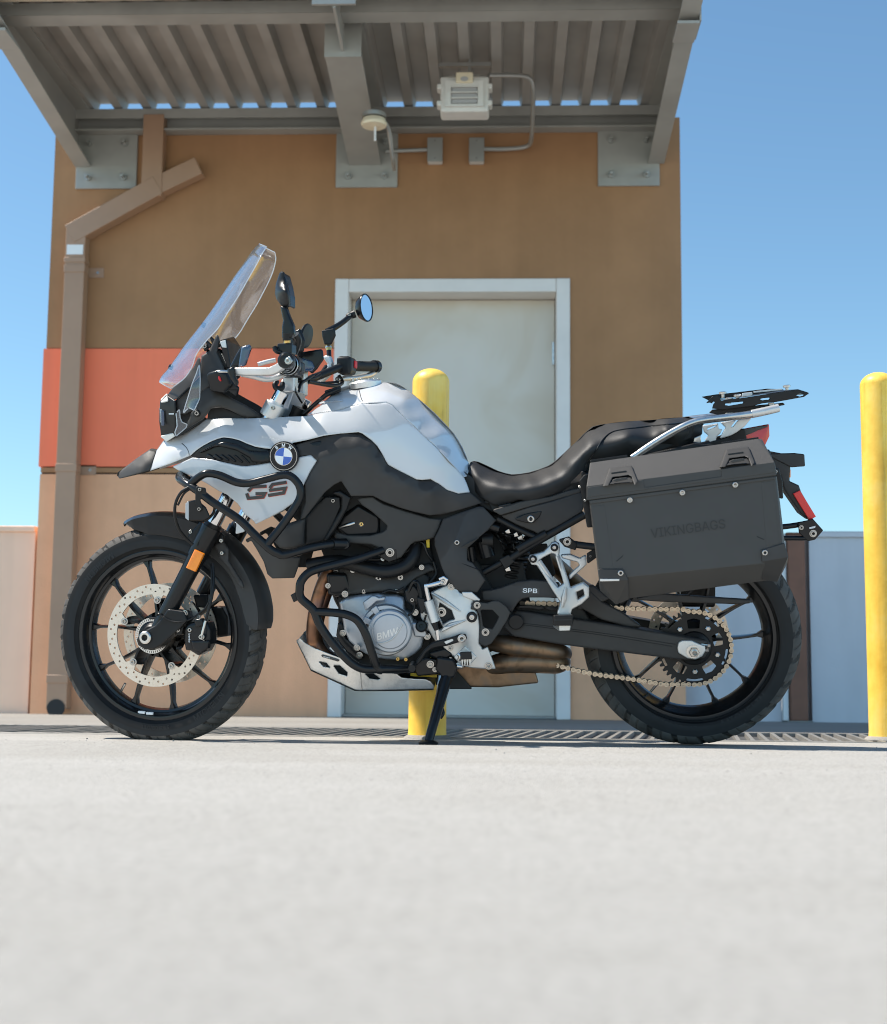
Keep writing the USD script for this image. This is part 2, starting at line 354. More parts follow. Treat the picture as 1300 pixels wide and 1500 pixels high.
concrete('ground_concrete', (.395, .380, .353), (.42, .405, .378), (.44, .425, .398))
concrete('apron_concrete', (.29, .275, .25), (.34, .325, .30), (.38, .365, .34), 320.)
def stucco(name, col, var=.10, bump=.35):
    lo, hi = [tuple(x*f for x in col) for f in (1-var, 1+var)]
    usdkit.material(stage, '/World/Looks/'+name, {'g': ('geometry', {}), 'n1': ('noise_texture', {'scale': 2.2, 'detail': 8., 'roughness': .65}), 'n2': ('noise_texture', {'scale': 170., 'detail': 4.}),
        'mp': ('mapping', {'scale': (5., 5., .35)}), 'n3': ('noise_texture', {'scale': 1.6, 'detail': 6.}), 'r3': ('rgb_ramp', {'ramp': [(.35, (.9, .9, .9)), (.6, (1, 1, 1))]}), 'mu': ('mix', {'mix_type': 'multiply', 'fac': .8}),
        'r': ('rgb_ramp', {'ramp': [(.3, lo), (.7, hi)]}), 'bp': ('bump', {'strength': bump, 'distance': .004}), 'p': ('principled_bsdf', {'roughness': .88, 'specular_ior_level': .25})},
        [('g.position', 'n1.vector'), ('g.position', 'n2.vector'), ('g.position', 'mp.vector'), ('mp.vector', 'n3.vector'), ('n3.fac', 'r3.fac'), ('n1.fac', 'r.fac'), ('r.color', 'mu.color1'), ('r3.color', 'mu.color2'), ('mu.color', 'p.base_color'), ('n2.fac', 'bp.height'), ('bp.normal', 'p.normal')], surface='p.BSDF')
stucco('brown_stucco', (.365, .196, .098))
stucco('tan_stucco', (.78, .415, .24))
stucco('red_stucco', (.95, .225, .12), .03, .2)
stucco('pale_wall', (.58, .55, .52), .05, .2)
stucco('blue_shade_wall', (.56, .55, .57), .05, .2)  # pale wall with the blue of its shade put into the colour
stucco('warm_bounce_wall', (.86, .58, .42), .04, .2)  # pale wall with warm bounced light put into the colour
mat('downspout_paint', (.37, .225, .143), .5, var=.08, vscale=3)
mat('brown_trim', (.15, .085, .045), .55, var=.1, vscale=3)
mat('grey_steel', (.33, .325, .30), .5, var=.12, vscale=4, rvar=.08)
mat('deck_steel', (.335, .318, .292), .5, var=.16, vscale=3, rvar=.08)
mat('beige_fascia', (.46, .40, .30), .6, var=.08, vscale=3)
mat('door_frame_paint', (.72, .68, .64), .45, var=.05, vscale=5)
mat('fixture_grey', (.68, .67, .63), .5, var=.06, vscale=20)
mat('lens_diffuser', (.42, .42, .42), .3, coat=.5)
mat('conduit_metal', (.42, .42, .40), .4, metal=.7)
mat('detector_cream', (.75, .66, .48), .5)
mat('iron_grate', (.085, .083, .08), .6, metal=.2, var=.3, vscale=30, bump=.3, bscale=200)
mat('grate_frame', (.24, .23, .21), .6, metal=.3, var=.2, vscale=15)
mat('grit_stone', (.27, .255, .23), .85, var=.5, vscale=3)
mat('rust_post', (.20, .085, .05), .6, var=.2, vscale=6)
usdkit.material(stage, '/World/Looks/door_paint', {'g': ('geometry', {}), 'n1': ('noise_texture', {'scale': 2.0, 'detail': 6., 'distortion': 1.2}), 'n2': ('noise_texture', {'scale': 30., 'detail': 4.}),
    'r': ('rgb_ramp', {'ramp': [(.34, (.60, .535, .44)), (.5, (.64, .59, .51)), (.68, (.655, .61, .545))]}), 'bp': ('bump', {'strength': .08, 'distance': .003}), 'p': ('principled_bsdf', {'roughness': .42})},
    [('g.position', 'n1.vector'), ('g.position', 'n2.vector'), ('n1.fac', 'r.fac'), ('r.color', 'p.base_color'), ('n2.fac', 'bp.height'), ('bp.normal', 'p.normal')], surface='p.BSDF')
usdkit.material(stage, '/World/Looks/yellow_paint', {'g': ('geometry', {}), 'n1': ('noise_texture', {'scale': 7., 'detail': 8., 'roughness': .65}), 'mp': ('mapping', {'scale': (14., 14., 1.2)}), 'n3': ('noise_texture', {'scale': 2., 'detail': 6.}),
    'r': ('rgb_ramp', {'ramp': [(.3, (.84, .48, .05)), (.5, (.96, .60, .085)), (.72, (.96, .67, .17))]}), 'r3': ('rgb_ramp', {'ramp': [(.30, (.62, .58, .48)), (.37, (.9, .87, .8)), (.5, (1, 1, 1))]}), 'mu': ('mix', {'mix_type': 'multiply', 'fac': 1.}),
    'n2': ('noise_texture', {'scale': 60., 'detail': 5.}), 'bp': ('bump', {'strength': .25, 'distance': .003}), 'p': ('principled_bsdf', {'roughness': .45})},
    [('g.position', 'n1.vector'), ('g.position', 'mp.vector'), ('mp.vector', 'n3.vector'), ('n1.fac', 'r.fac'), ('n3.fac', 'r3.fac'), ('r.color', 'mu.color1'), ('r3.color', 'mu.color2'), ('mu.color', 'p.base_color'), ('g.position', 'n2.vector'), ('n2.fac', 'bp.height'), ('bp.normal', 'p.normal')], surface='p.BSDF')

# ------------------------------------------------------------------ the setting: ground
GY0, GY1 = 4.50, 5.30                             # the trench drain's two edges
def zprof(y): return np.interp(y, [-50, .5, 2.2, 3.1, 3.5, 3.62, 3.9, 4.05, 60], [0, 0, .005, .0155, .0185, .0185, .0035, 0, 0])
def sheet(ys, xs):
    ys, xs = np.asarray(ys), np.asarray(xs); X, Y = np.meshgrid(xs, ys)
    P_ = np.stack([X, Y, zprof(Y)], -1)
    near = (np.abs(X) < 5) & (Y > .3) & (Y < 4.2)
    P_[..., 2] += np.where(near, (meshkit.fbm(np.stack([X*2.2, Y*5, X*0], -1), 4, 3)-.5)*.0035, 0)
    n, m = X.shape; i, j = np.meshgrid(np.arange(n-1), np.arange(m-1), indexing='ij'); a = i*m+j
    F = np.stack([np.stack([a, a+1, a+m+1], -1), np.stack([a, a+m+1, a+m], -1)], 2).reshape(-1, 3)
    return TM(P_.reshape(-1, 3), F)
xs = np.r_[-300, -60, -20, -8, np.arange(-5, 5.01, .05), 8, 20, 60, 300]
front = sheet(np.r_[-300, -60, -10, 0, np.arange(.3, 4.2, .03), 4.4, GY0], xs)
gnd = add('ground', front, 'ground_concrete', smooth=True); tag(gnd, kind='structure')
back = sheet(np.r_[GY1, 5.6, 6.2, 6.9, 10, 60, 400], np.r_[-300, -60, -20, -8, -5, 5, 8, 20, 60, 300])
tag(add('pavement', [back, box(-300, 300, GY1, GY1+.02, -.09, -.002)], 'apron_concrete', smooth=False), kind='structure')
stones = []
for k in range(260):                              # loose grit lying on the concrete
    y = 2.3 + 1.9*rng.random()**.6; x = rng.uniform(-.42, .42)*y; r = rng.uniform(.0008, .0016) if k % 30 else rng.uniform(.002, .003)
    q = ICO*r*rng.uniform(.6, 1.3, 3)*(1+.3*(rng.random((len(ICO), 1))-.5)); stones.append(hull(q[::2] + [x, y, float(zprof(y))+r*.3]))
tag(add('grit', stones, 'grit_stone', None, 25), 'loose small grit scattered over the sunlit concrete before the motorcycle', 'grit', kind='stuff')
dr = xform('trench_drain', None, loc((0, (GY0+GY1)/2, 0)))
tag(dr, 'long iron trench drain grate with slanted slots across the concrete behind the motorcycle', 'drain grate')
hw = (GY1-GY0)/2
add('channel', [box(-6, 6, -hw, hw, -.12, -.10), box(-6, 6, -hw-.02, -hw-.001, -.12, -.004)], 'dark_void', dr, False)
add('grate_plate', box(-6, 6, -hw+.036, hw-.036, -.05, -.013), 'iron_grate', dr, False)
for s in (-1, 1): add('frame_rail', box(-6, 6, s*hw, s*(hw-.035), -.03, .003, .002), 'grate_frame', dr, False)
for i in range(124):
    x = -2.7 + i*.046; e = hw-.04; o = random.uniform(-.004, .004)
    p = [(x+a+sgn*.05, sgn*e, z) for sgn in (-1, 1) for a in (-.0065, .0065) for z in (-.025, .001+o*.3)]
    add('grate_bar', hull(p), 'grate_frame', dr, False)

# ------------------------------------------------------------------ building
YW = 6.838; XL, XR, ZT = -2.297, .876, 3.0
bl = xform('stair_tower_building', None, loc((0, YW, 0)))
tag(bl, 'square brown stucco building with a red band and white metal door under a steel canopy', 'building')
dx0, dx1, dz = -.845, .325, 2.17
RZ0, RZ1, LZ = 1.212, 1.815, 1.188
D0 = .17
def wallpiece(x0, x1, z0, z1, y1=D0): return box(x0, x1, 0, y1, z0, z1)
wall_ = Polygon([(XL, LZ), (XR, LZ), (XR, ZT), (XL, ZT)]).difference(shapely.box(dx0-.001, -1, dx1+.001, dz+.001)).difference(shapely.box(XL-1, RZ0, dx0-.001, RZ1+.004))
wall_ = [shapely.box(XL, LZ, dx0-.001, RZ0)] + [g for g in getattr(wall_, 'geoms', [wall_]) if g.area > .5]
def plate_xz(poly, y0, y1):                       # a flat plate facing the camera side
    m = trimesh.creation.extrude_polygon(poly, abs(y1-y0), engine='earcut'); v = m.vertices
    return TM(np.c_[v[:, 0], max(y0, y1)-v[:, 2], v[:, 1]], m.faces)
add('upper_wall', plate_xz(wall_[1], 0, D0), 'brown_stucco', bl, False)
add('trim_band', plate_xz(wall_[0], -.003, D0), 'brown_stucco', bl, False)
add('red_band', box(XL-.012, dx0-.001, -.004, D0, RZ0+.006, RZ1), 'red_stucco', bl, False)
for q0, q1 in ((XL-.004, dx0-.001), (dx1+.001, XR)):
    add('lower_wall', box(q0, q1, .001, D0, 0, LZ-.008), 'tan_stucco', bl, False); add('reveal_joint', box(q0+.004, q1, .012, D0, LZ-.008, LZ), 'dark_void', bl, False)
add('reveal_joint', box(XL, dx0-.001, .010, D0, RZ1, RZ1+.004), 'dark_void', bl, False)
add('side_wall', [box(XL+.001, XL+.15, D0, 3., 0, ZT), box(XR-.15, XR-.001, D0, 3., 0, ZT), box(XL+.15, XR-.15, 2.85, 3., 0, ZT)], 'brown_stucco', bl, False)
add('roof', box(XL+.002, XR-.002, .004, 3., ZT, ZT+.004), 'grey_steel', bl, False)
fw = .068
fr_ = xform('door_frame', bl)
add('jamb', box(dx0, dx0+fw, -.012, D0-.02, 0, dz, .003), 'door_frame_paint', fr_, False)
add('jamb', box(dx1-fw, dx1, -.012, D0-.02, 0, dz, .003), 'door_frame_paint', fr_, False)
add('head', box(dx0+fw+.0005, dx1-fw-.0005, -.011, D0-.02, dz-fw, dz-.0005, .003), 'door_frame_paint', fr_, False)
add('door', box(dx0+fw+.003, dx1-fw-.003, .135, .18, .006, dz-fw-.003, .002), 'door_paint', bl, False)
for z in (.28, 1.05, 1.82): add('hinge', [TM(*(lambda t: (t.vertices+[dx1-fw-.008, .128, z], t.faces))(trimesh.creation.cylinder(.008, .115, sections=10)))], 'brushed_steel', bl, 30)
add('threshold', box(dx0+fw, dx1-fw, .02, .16, .001, .014, .003), 'conduit_metal', bl, False)

def wall_panel(x0, x1, y, z1, m, name, label, group=None):
    o = xform(name, None, loc(((x0+x1)/2, y, 0))); h = (x1-x0)/2
    add('panel', box(-h, h, 0, .14, 0, z1-.03), m, o, False)
    add('coping', box(-h, h, -.012, .152, z1-.0295, z1, .004), m, o, False)
    return tag(o, label, 'wall', group)
wall_panel(-9, XL-.03, YW+.05, .925, 'warm_bounce_wall', 'parapet_wall', 'low pale wall, pink with painted bounce light, running out left of the brown building')
wall_panel(XR+.005, 1.338, YW+.05, .925, 'blue_shade_wall', 'parapet_wall', 'short low wall in painted blue shade behind the rear wheel, between building and brown post')
wr = wall_panel(1.478, 9, YW+.02, .915, 'blue_shade_wall', 'parapet_wall', 'low wall in painted blue shade behind the right-hand yellow bollard')
add('patch_plate', box(1.80-5.239, 2.35-5.239, -.005, -.0005, .56, .80, .002), 'blue_shade_wall', wr, False)
po = xform('brown_post', None, loc((1.413, YW, 0)))
add('post_shaft', box(-.042, .042, 0, .09, .006, .90, .004), 'rust_post', po, False); add('post_cap', box(-.046, .046, -.004, .094, .9005, .907, .002), 'rust_post', po, False)
add('base_plate', box(-.06, .06, -.02, .11, .0005, .006), 'grate_frame', po, False)
add('edge_strip', box(-.073, -.046, .02, .05, .006, .9, .002), 'white_mark', po, False)
tag(po, 'rusty brown square steel post between the two low shade-tinted wall panels', 'post')

# ------------------------------------------------------------------ downspout
ds = xform('downspout', None, loc((-2.14, YW, 0)))
tag(ds, 'brown square metal downspout with a dog-leg bend on the left end of the wall', 'downspout')
Y0, Y1 = -.084, -.016
def bar(a, b, w, y0, y1, over=0):
    a, b = np.array(a, float), np.array(b, float); d = (b-a)/np.linalg.norm(b-a); n = np.array([-d[1], d[0]])*w/2; a = a-d*over; b = b+d*over
    p = [(q[0]+s*n[0], y, q[1]+s*n[1]) for q in (a, b) for s in (-1, 1) for y in (y0, y1)]
    return rhull(np.array(p), .003)
lx, vx = -.004, .369
zc, ze = 2.615, 2.40
add('upper_pipe', bar((vx, 3.0), (vx, zc-.035), .098, Y0, Y1), 'downspout_paint', ds)
add('diagonal_pipe', bar((vx, zc), (lx, ze), .095, Y0-.002, Y1, .035), 'downspout_paint', ds)
add('blind_stub', bar((vx, zc+.006), (.60, 2.735), .088, Y0+.004, Y1), 'downspout_paint', ds)
add('lower_pipe', bar((lx, ze+.01), (lx, .03), .094, Y0, Y1), 'downspout_paint', ds)
add('white_sticker', box(lx-.041, lx+.041, Y0-.006, Y0-.0035, 2.275, 2.325), 'white_mark', ds, False)
add('pipe_joint', box(lx-.054, lx+.054, Y0-.007, Y1, 2.235, 2.262, .003), 'downspout_paint', ds, False)
for z in (2.205, 1.20, .17):
    st = add('strap', [box(lx-.075, lx-.0485, -.004, -.0005, z-.025, z+.025), box(lx+.0485, lx+.125, -.004, -.0005, z-.025, z+.025), box(lx-.053, lx+.053, Y0-.0065, Y1, z-.02, z+.02, .002)], 'downspout_paint', ds, False)
    for x in (lx-.062, lx+.095): add('screw', moved(bolt_shape(.007, .004), (x, -.004, z)), 'bolt_steel', st)
add('outlet', [revolve([(.044, .0885), (.044, .091), (0, .091)], (lx, 0, .03), 24)], 'dark_void', ds)

# ------------------------------------------------------------------ canopy
cn = xform('steel_canopy', None, loc((-.71, YW, 0)))
tag(cn, 'grey steel canopy of ribbed decking on three cantilever beams bolted above the door', 'canopy')
cx = -.71
ZD = 3.045; CY0, CY1 = -1.36, .006                # deck from its outer edge to just behind the wall face
for k in range(21):                              # corrugated deck, one rib and flute per piece
    x = -2.13 + k*.1475 - cx
    if x > .72 - cx: break
    pr = [(0, 0), (.045, 0), (.057, .052), (.1355, .052), (.1475, 0)]
    V, F = [], []
    for q in pr:
        for y in (CY0, CY1):
            for dz_ in (0, .0025): V.append((x+q[0], y, ZD+q[1]+dz_))
    for i in range(len(pr)-1):
        a, b = 4*i, 4*i+4
        F += [(a, a+2, b+2), (a, b+2, b), (a+1, b+3, a+3), (a+1, b+1, b+3), (a, b, b+1), (a, b+1, a+1), (a+2, a+3, b+3), (a+2, b+3, b+2)]
    add('deck_rib', TM(V, F), 'deck_steel', cn, False)
add('deck_cap', box(-2.13-cx, .80-cx, CY0, CY1-.003, ZD+.0565, ZD+.062), 'deck_steel', cn, False)
def channel(x0, x1, y0, y1, z0, z1, t=.008, face=1):   # C-section along x
    return [box(x0, x1, y0, y1, z0, z0+t), box(x0, x1, y0, y1, z1-t, z1), box(x0, x1, y1-t if face > 0 else y0, y1 if face > 0 else y0+t, z0+t+.0002, z1-t-.0002)]
add('ledger_beam', channel(-2.20-cx, .775-cx, -.075, -.004, 2.925, 3.035, .009, 1) + [box(-2.20-cx, .775-cx, -.080, -.0755, 2.985, 3.035)], 'grey_steel', cn, False)
add('purlin', channel(-2.19-cx, .79-cx, -1.19, -1.09, 2.985, 3.04, .006, 1) + [box(-2.19-cx, .79-cx, -1.192, -1.188, 2.985, 3.04)], 'grey_steel', cn, False)
add('fascia', box(-2.18-cx, .78-cx, CY0-.05, CY0+.06, 2.99, 3.12, .004), 'beige_fascia', cn, False)
def cantilever(x, side, near=-1.36, half=.08, cope=None):
    z_w, z_n = 2.755, 2.875; zf = lambda y: z_w + (z_n-z_w)*(y/-1.04)
    web = []; t = .006
    x0, x1 = (x-half, x+half) if side == 0 else ((x, x+half) if side > 0 else (x-half, x))
    wx = x if side == 0 else (x0+t if side > 0 else x1-t)
    e = cope if cope else near
    web.append(hull([(wx+s*t, y, z) for s in (-1, 1) for (y, z) in ((-.012, zf(0)+.009), (-.012, 3.035), (near, 3.035), (near, zf(near)+.009))]))
    fl = hull([(xx_, y, zf(y)+dz_) for xx_ in (x0, x1) for y in (-.012, e) for dz_ in (0, .009)])
    tf = box(x0, x1, near, -.012, 3.034, 3.0425)
    return web, fl, tf
for x, s in ((-2.185, 1), (-.705, 0), (.795, -1)):
    w, f, t_ = cantilever(x-cx, s, cope=-1.02 if s == 0 else None, near=-1.36 if s == 0 else -2.4)
    cb = add('cantilever_beam', w + [f, t_], 'grey_steel', cn, False)
    if s == 0:
        add('end_plate', box(x-cx-.09, x-cx+.09, -1.375, -1.3605, 2.93, 3.04), 'grey_steel', cb, False)
        add('stiffener', box(x-cx-.08, x-cx+.08, -1.035, -1.0205, 2.86, 3.033), 'grey_steel', cb, False)
    else: add('splice_sleeve', [box(x-cx+(0 if s > 0 else -.09), x-cx+(.09 if s > 0 else 0), -1.30, -1.12, 2.868, 2.88), box(x-cx-s*.008, x-cx-s*.001, -1.30, -1.12, 2.88, 3.03)], 'grey_steel', cb, False)
for x0, x1 in ((-2.181, -1.868), (-.853, -.541), (.465, .772)):
    mp_ = add('mounting_plate', box(x0-cx, x1-cx, -.012, -.0005, 2.643, 2.93, .002), 'grey_steel', cn, False)
    for bx in (x0+.065, x1-.065):
        for bz in (2.70, 2.88): add('bolt', [moved(revolve([(.017, 0), (.017, .012), (.009, .012), (.009, .045), (0, .046)], n=14), (bx-cx, -.012, bz))], 'conduit_metal', mp_)

# ------------------------------------------------------------------ things on the wall and canopy
fl = at(681, 140, 1, 6.22)
lamp = xform('floodlight', None, loc(fl))
tag(lamp, 'square white weatherproof lamp with louvred lens hanging under the canopy', 'lamp')
add('housing', rhull([(x, y, z) for x, z, ys_ in ((-.10, -.075, 0), (.10, -.075, 0), (-.10, .07, 0), (.10, .07, 0)) for y in (-.02, .07)] + [(-.06, .03, .10), (.06, .03, .10)], .012), 'fixture_grey', lamp)
ring_ = Polygon([(-.088, -.068), (.088, -.068), (.088, .055), (-.088, .055)]).difference(Polygon([(-.062, -.058), (.062, -.058), (.062, .025), (-.062, .025)]))
add('bezel', plate_xz(ring_, -.045, -.0325), 'fixture_grey', lamp, False)
for i in range(3): add('louvre', [box(-.058, .058, -.043, -.0325, -.052+i*.027, -.033+i*.027, .003)], 'lens_diffuser', lamp, False); add('slat', box(-.062, .062, -.050, -.0325, -.032+i*.027, -.0265+i*.027), 'fixture_grey', lamp, False)
add('latch_cover', rhull([(x, y, z) for x in (-.035, .035) for y in (-.055, -.03) for z in (.045, .085)], .004), 'detector_cream', lamp)
add('badge', [TM(*(lambda m: (m.vertices*[1.6, 1, 1]+[0, -.0595, .055], m.faces))(revolve([(.011, 0), (.011, .003), (0, .003)], n=20)))], 'lens_diffuser', lamp)
for x, z in ((-.115, -.045), (.115, -.045), (-.115, .035), (.115, .035)): add('clip', box(x-.012, x+.012, -.03, .03, z-.012, z+.012, .004), 'fixture_grey', lamp, False)
add('hanger_rod', [tube([(.02, .03, .10), (.02, .03, 3.045-fl[2])], .006, 8, 0), box(-.12, .12, .02, .04, 3.04-fl[2]-.03, 3.04-fl[2]-.012)], 'conduit_metal', lamp)
def jbox(px0, px1, py0, py1, label):
    a, b = at(px0, py0, 1, YW-.05), at(px1, py1, 1, YW-.05)
    o = xform('junction_box', None, loc(((a[0]+b[0])/2, YW, (a[2]+b[2])/2))); w, h = (b[0]-a[0])/2, (a[2]-b[2])/2
    add('box_body', box(-w, w, -.05, -.001, -h, h, .004), 'fixture_grey', o, False); cv = add('cover', box(-w-.002, w+.002, -.055, -.0505, -h-.002, h+.002, .002), 'conduit_metal', o, False)
    for z in (-h*.75, h*.75): add('screw', moved(bolt_shape(.004, .002), (0, -.055, z)), 'bolt_steel', cv)
    tag(o, label, 'junction box'); return o
jbox(627, 648, 202, 236, 'small grey metal junction box on the brown wall nearer the centre beam')
jbox(688, 709, 202, 236, 'small grey metal junction box whose conduit loops up to the hanging lamp')
yb = YW-.03
cd = [at(709, 218, 1, yb), at(740, 218, 1, yb), at(772, 214, 1, yb-.03), at(779, 200, 1, yb-.1), at(781, 160, 1, 6.55), at(781, 128, 1, 6.42), at(774, 113, 1, 6.36), at(750, 110, 1, 6.32), at(716, 110, 1, 6.26)]
cnd = add('conduit', tube(np.array(cd)-cd[0], .011, 10, 6), 'conduit_metal'); UsdGeom.Xformable(cnd).AddTranslateOp().Set(Gf.Vec3d(*cd[0])); tag(cnd, 'grey metal conduit bending from the right junction box up to the lamp', 'conduit')
cd2 = [at(565, 221, 1, yb), at(600, 220, 1, yb), at(628, 219, 1, yb)]
cn2 = add('conduit', tube(np.array(cd2)-cd2[0], .010, 10, 6), 'conduit_metal'); UsdGeom.Xformable(cn2).AddTranslateOp().Set(Gf.Vec3d(*cd2[0])); tag(cn2, 'short straight grey conduit from the left junction box to the centre beam', 'conduit')
dt = at(548, 184, 1, 6.2); det = xform('detector', None, loc(dt))
tag(det, 'round cream detector with a dangling stem hung beside the centre beam', 'detector')
def vrev(pr, n=24):                               # profile (r, z) about the vertical
    m = revolve([(r, z) for r, z in pr], n=n); v = m.vertices; return TM(np.c_[v[:, 0], v[:, 2], -v[:, 1]], m.faces[:, ::-1])
add('cap', vrev([(0, -.005), (.055, -.002), (.060, .006), (.060, .012), (.052, .03), (0, .034)][::-1]), 'detector_cream', det)
add('base', vrev([(0, .0345), (.045, .0345), (.056, .036), (.056, .055), (0, .058)][::-1]), 'conduit_metal', det)
add('stem', tube([(.006, 0, -.003), (.006, 0, -.035), (.006, 0, -.072)], .0055, 8, 0), 'white_mark', det)
add('bracket', tube([(.035, .03, .045), (.06, .1, .02), (.07, .2, -.06), (.07, .33, -.085)], .010, 8), 'conduit_metal', det)

# ------------------------------------------------------------------ bollards
def bollard(px, label, dh=0):
    o = xform('yellow_bollard', None, loc((px[0], px[1], 0))); R = .0595
    pr = [(R*math.sin(a), 1.15+dh+.045*math.cos(a)) for a in np.linspace(0, PI/2, 9)] + [(R, 1.10), (R, .6), (R, .03), (R+.002, 0)]
    sh = vrev(pr, 40); add('post', sh, 'yellow_paint', o)
    add('base_collar', vrev([(R+.001, .012), (R+.012, .006), (R+.016, 0)], 40), 'apron_concrete', o)
    return tag(o, label, 'bollard')
bollard((at(626, 1082, 2, 0)), 'yellow steel bollard standing behind the motorcycle in front of the door', -.015)
bollard(at(1301, 1084, 2, 0), 'yellow steel bollard at the right edge of the picture, behind the rear wheel', .042)

# ================================================================== the motorcycle
bike = xform('motorcycle', None, MB)
tag(bike, 'white and black adventure touring motorcycle with an aluminium pannier leaning on its side stand', 'motorcycle')

# ---- wheels
def tyre_mesh(cen, R, hw, rb, wb, blocks, seed, depth=.0085):
    s = np.linspace(-1, 1, 61)
    prof = []
    for t in s:                                   # crown arc then sidewalls
        a = t*1.25
        prof.append((R - hw*.92*(1-math.cos(a))*.8, hw*math.sin(a)/math.sin(1.25)))
    tail = [(R-hw*.70, hw*1.03), (R-hw*.9, hw*1.02), ((R-hw*.9+rb)/2, hw*.97), (rb+.006, wb+.006), (rb, wb), (rb-.012, wb-.006)]
    tail_l = [(r, -w) for r, w in tail[::-1]]
    def disp(th, r, w):
        q = np.clip(np.abs(w)/hw, 0, 1.03); sg = np.sign(w)
        ph = th/(2*PI)*blocks
        lug = (ph + .4*q**1.3 + .5*(sg > 0)) % 1.0
        on = (q > .12) & (q < 1.04) & (r > R-hw*.80)
        g1 = on & ((lug < .24))
        zz = .40 + .07*np.sign(np.sin(2*PI*ph))
        g2 = (np.abs(q-zz) < .045) & (r > R-.05)
        g3 = (q > .5) & (q < .98) & (np.abs(lug-.58) < .03) & (r > R-hw*.72)
        return -(depth*(g1 | g2) + depth*.4*(g3 & ~g1))
    return revolve(prof, cen, 720, disp), cat([revolve(tail_l + prof[:6], cen, 360, lambda th, r, w: np.where(np.abs(w) < hw*1.0, -.004, 0)*(r > R-hw*.72)), revolve(prof[-6:] + tail, cen, 360, lambda th, r, w: np.where(np.abs(w) < hw*1.0, -.004, 0)*(r > R-hw*.72)), revolve([(r-.009, w) for r, w in prof], cen, 180)])
def rim_mesh(cen, rf, wf_, rbar):
    pr = [(rf, -wf_), (rf, -wf_+.006), (rf-.010, -wf_+.010), (rf-.016, -wf_+.022), (rbar+.004, -.016), (rbar, 0), (rbar+.004, .016), (rf-.016, wf_-.022), (rf-.010, wf_-.010), (rf, wf_-.006), (rf, wf_),
          (rf-.004, wf_+.0015), (rf-.012, wf_), (rf-.018, wf_-.008), (rf-.022, wf_-.022), (rbar-.006, .018), (rbar-.010, 0), (rbar-.006, -.018), (rf-.022, -wf_+.022), (rf-.018, -wf_+.008), (rf-.012, -wf_), (rf-.004, -wf_-.0015)]
    return revolve(pr, cen, 96, closed=True)
def spoke(cen, a0, a1, r0, r1, w0, w1, t0, t1):
    """from the hub (angle a0, radius r0) to the rim (angle a1, radius r1)"""
    pts, rad = [], []
    V = []
    n = 9
    for t in np.linspace(0, 1, n):
        a = a0+(a1-a0)*t; r = r0+(r1-r0)*t
        hw_ = t0+(t1-t0)*min(1, t*1.6); hw_ += .009*max(0, (t-.86)/.14)**2 + .006*max(0, (.12-t)/.12)
        d = (w0+(w1-w0)*t)
        ca, sa = math.cos(a), math.sin(a); tx, tz = -sa, ca
        for u, v in ((-1, .55), (-.6, 1), (.6, 1), (1, .55), (1, -.55), (.6, -1), (-.6, -1), (-1, -.55)):
            V.append((cen[0]+r*ca+tx*u*hw_, -(v*d), cen[2]+r*sa+tz*u*hw_))
    F = []
    for i in range(n-1):
        for j in range(8):
            A, Bq = i*8+j, i*8+(j+1) % 8
            F += [(A, A+8, Bq+8), (A, Bq+8, Bq)]
    m = TM(V, F); 
    return m if m.volume > 0 else TM(m.vertices, m.faces[:, ::-1])
def slab_poly(poly, cen, w0, w1):                 # extruded flat shape in the wheel's own plane
    m = trimesh.creation.extrude_polygon(poly, abs(w1-w0), engine='earcut'); v = m.vertices
    return TM(np.c_[cen[0]+v[:, 0], -(max(w0, w1)-v[:, 2])+0*v[:, 0], cen[2]+v[:, 1]], m.faces[:, ::-1])
def slab(poly, cen, w0, w1):
    m = trimesh.creation.extrude_polygon(poly, abs(w1-w0), engine='earcut'); v = m.vertices
    return TM(np.c_[cen[0]+v[:, 0], -min(w0, w1)-v[:, 2], cen[2]+v[:, 1]], m.faces[:, ::-1]) if True else None
def pol(r, a): return (r*math.cos(a), r*math.sin(a))
def circ(r, n=72, c0=(0, 0)): return Point(*c0).buffer(r, quad_segs=max(3, n//4))
def wheel(name, fr, cen, R, hw, rf, wf_, rbar, pairs, half, blocks, letters):
    W = xform(name, bike)
    o = fr.out
    tread, carcass = tyre_mesh(cen, R, hw, rf-.003, wf_-.004, blocks, 1)
    add('tyre', o(carcass), 'tyre_rubber', W, 32); add('tread', o(tread), 'tyre_tread', W, 28)
    add('rim', o(rim_mesh(cen, rf, wf_, rbar)), 'wheel_black', W, 40)
    for p in pairs:
        for s in (-1, 1):
            add('spoke', o(spoke(cen, math.radians(p+s*(half+7)), math.radians(p+s*half), .050, rbar-.004, .028, .012, .0068, .0045)), 'wheel_black', W, 45)
        k = math.radians(p)
        add('hub_web', o(spoke(cen, k, k, .03, .066, .032, .026, .010, .012)), 'satin_black', W, 45)
    add('hub', o(revolve([(.018, .075), (.030, .073), (.034, .060), (.052, .052), (.056, .03), (.046, .012), (.046, -.012), (.056, -.03), (.052, -.052), (.034, -.06), (.018, -.075)], cen, 40)), 'satin_black', W, 30)
    for txt, ang, h in letters:
        add('sidewall_lettering', o(polar_text(txt, cen, (R-hw*.62+rf)/2+.001, math.radians(ang), h, hw*1.005, .0012)), 'tyre_letter', W, False)
    add('valve_stem', o(tube([(cen[0]+(rbar-.012)*math.cos(-2.2), -.01, cen[2]+(rbar-.012)*math.sin(-2.2)), (cen[0]+(rbar-.045)*math.cos(-2.2), -.02, cen[2]+(rbar-.045)*math.sin(-2.2))], .004, 8, 0)), 'bolt_steel', W)
    return W
fc = Fk.P([(238.5, 929)], 0, True)[0]
RF = float(np.linalg.norm(Fk.P([(238.5, 1087.5)], 0, True)[0]-fc))*1.008
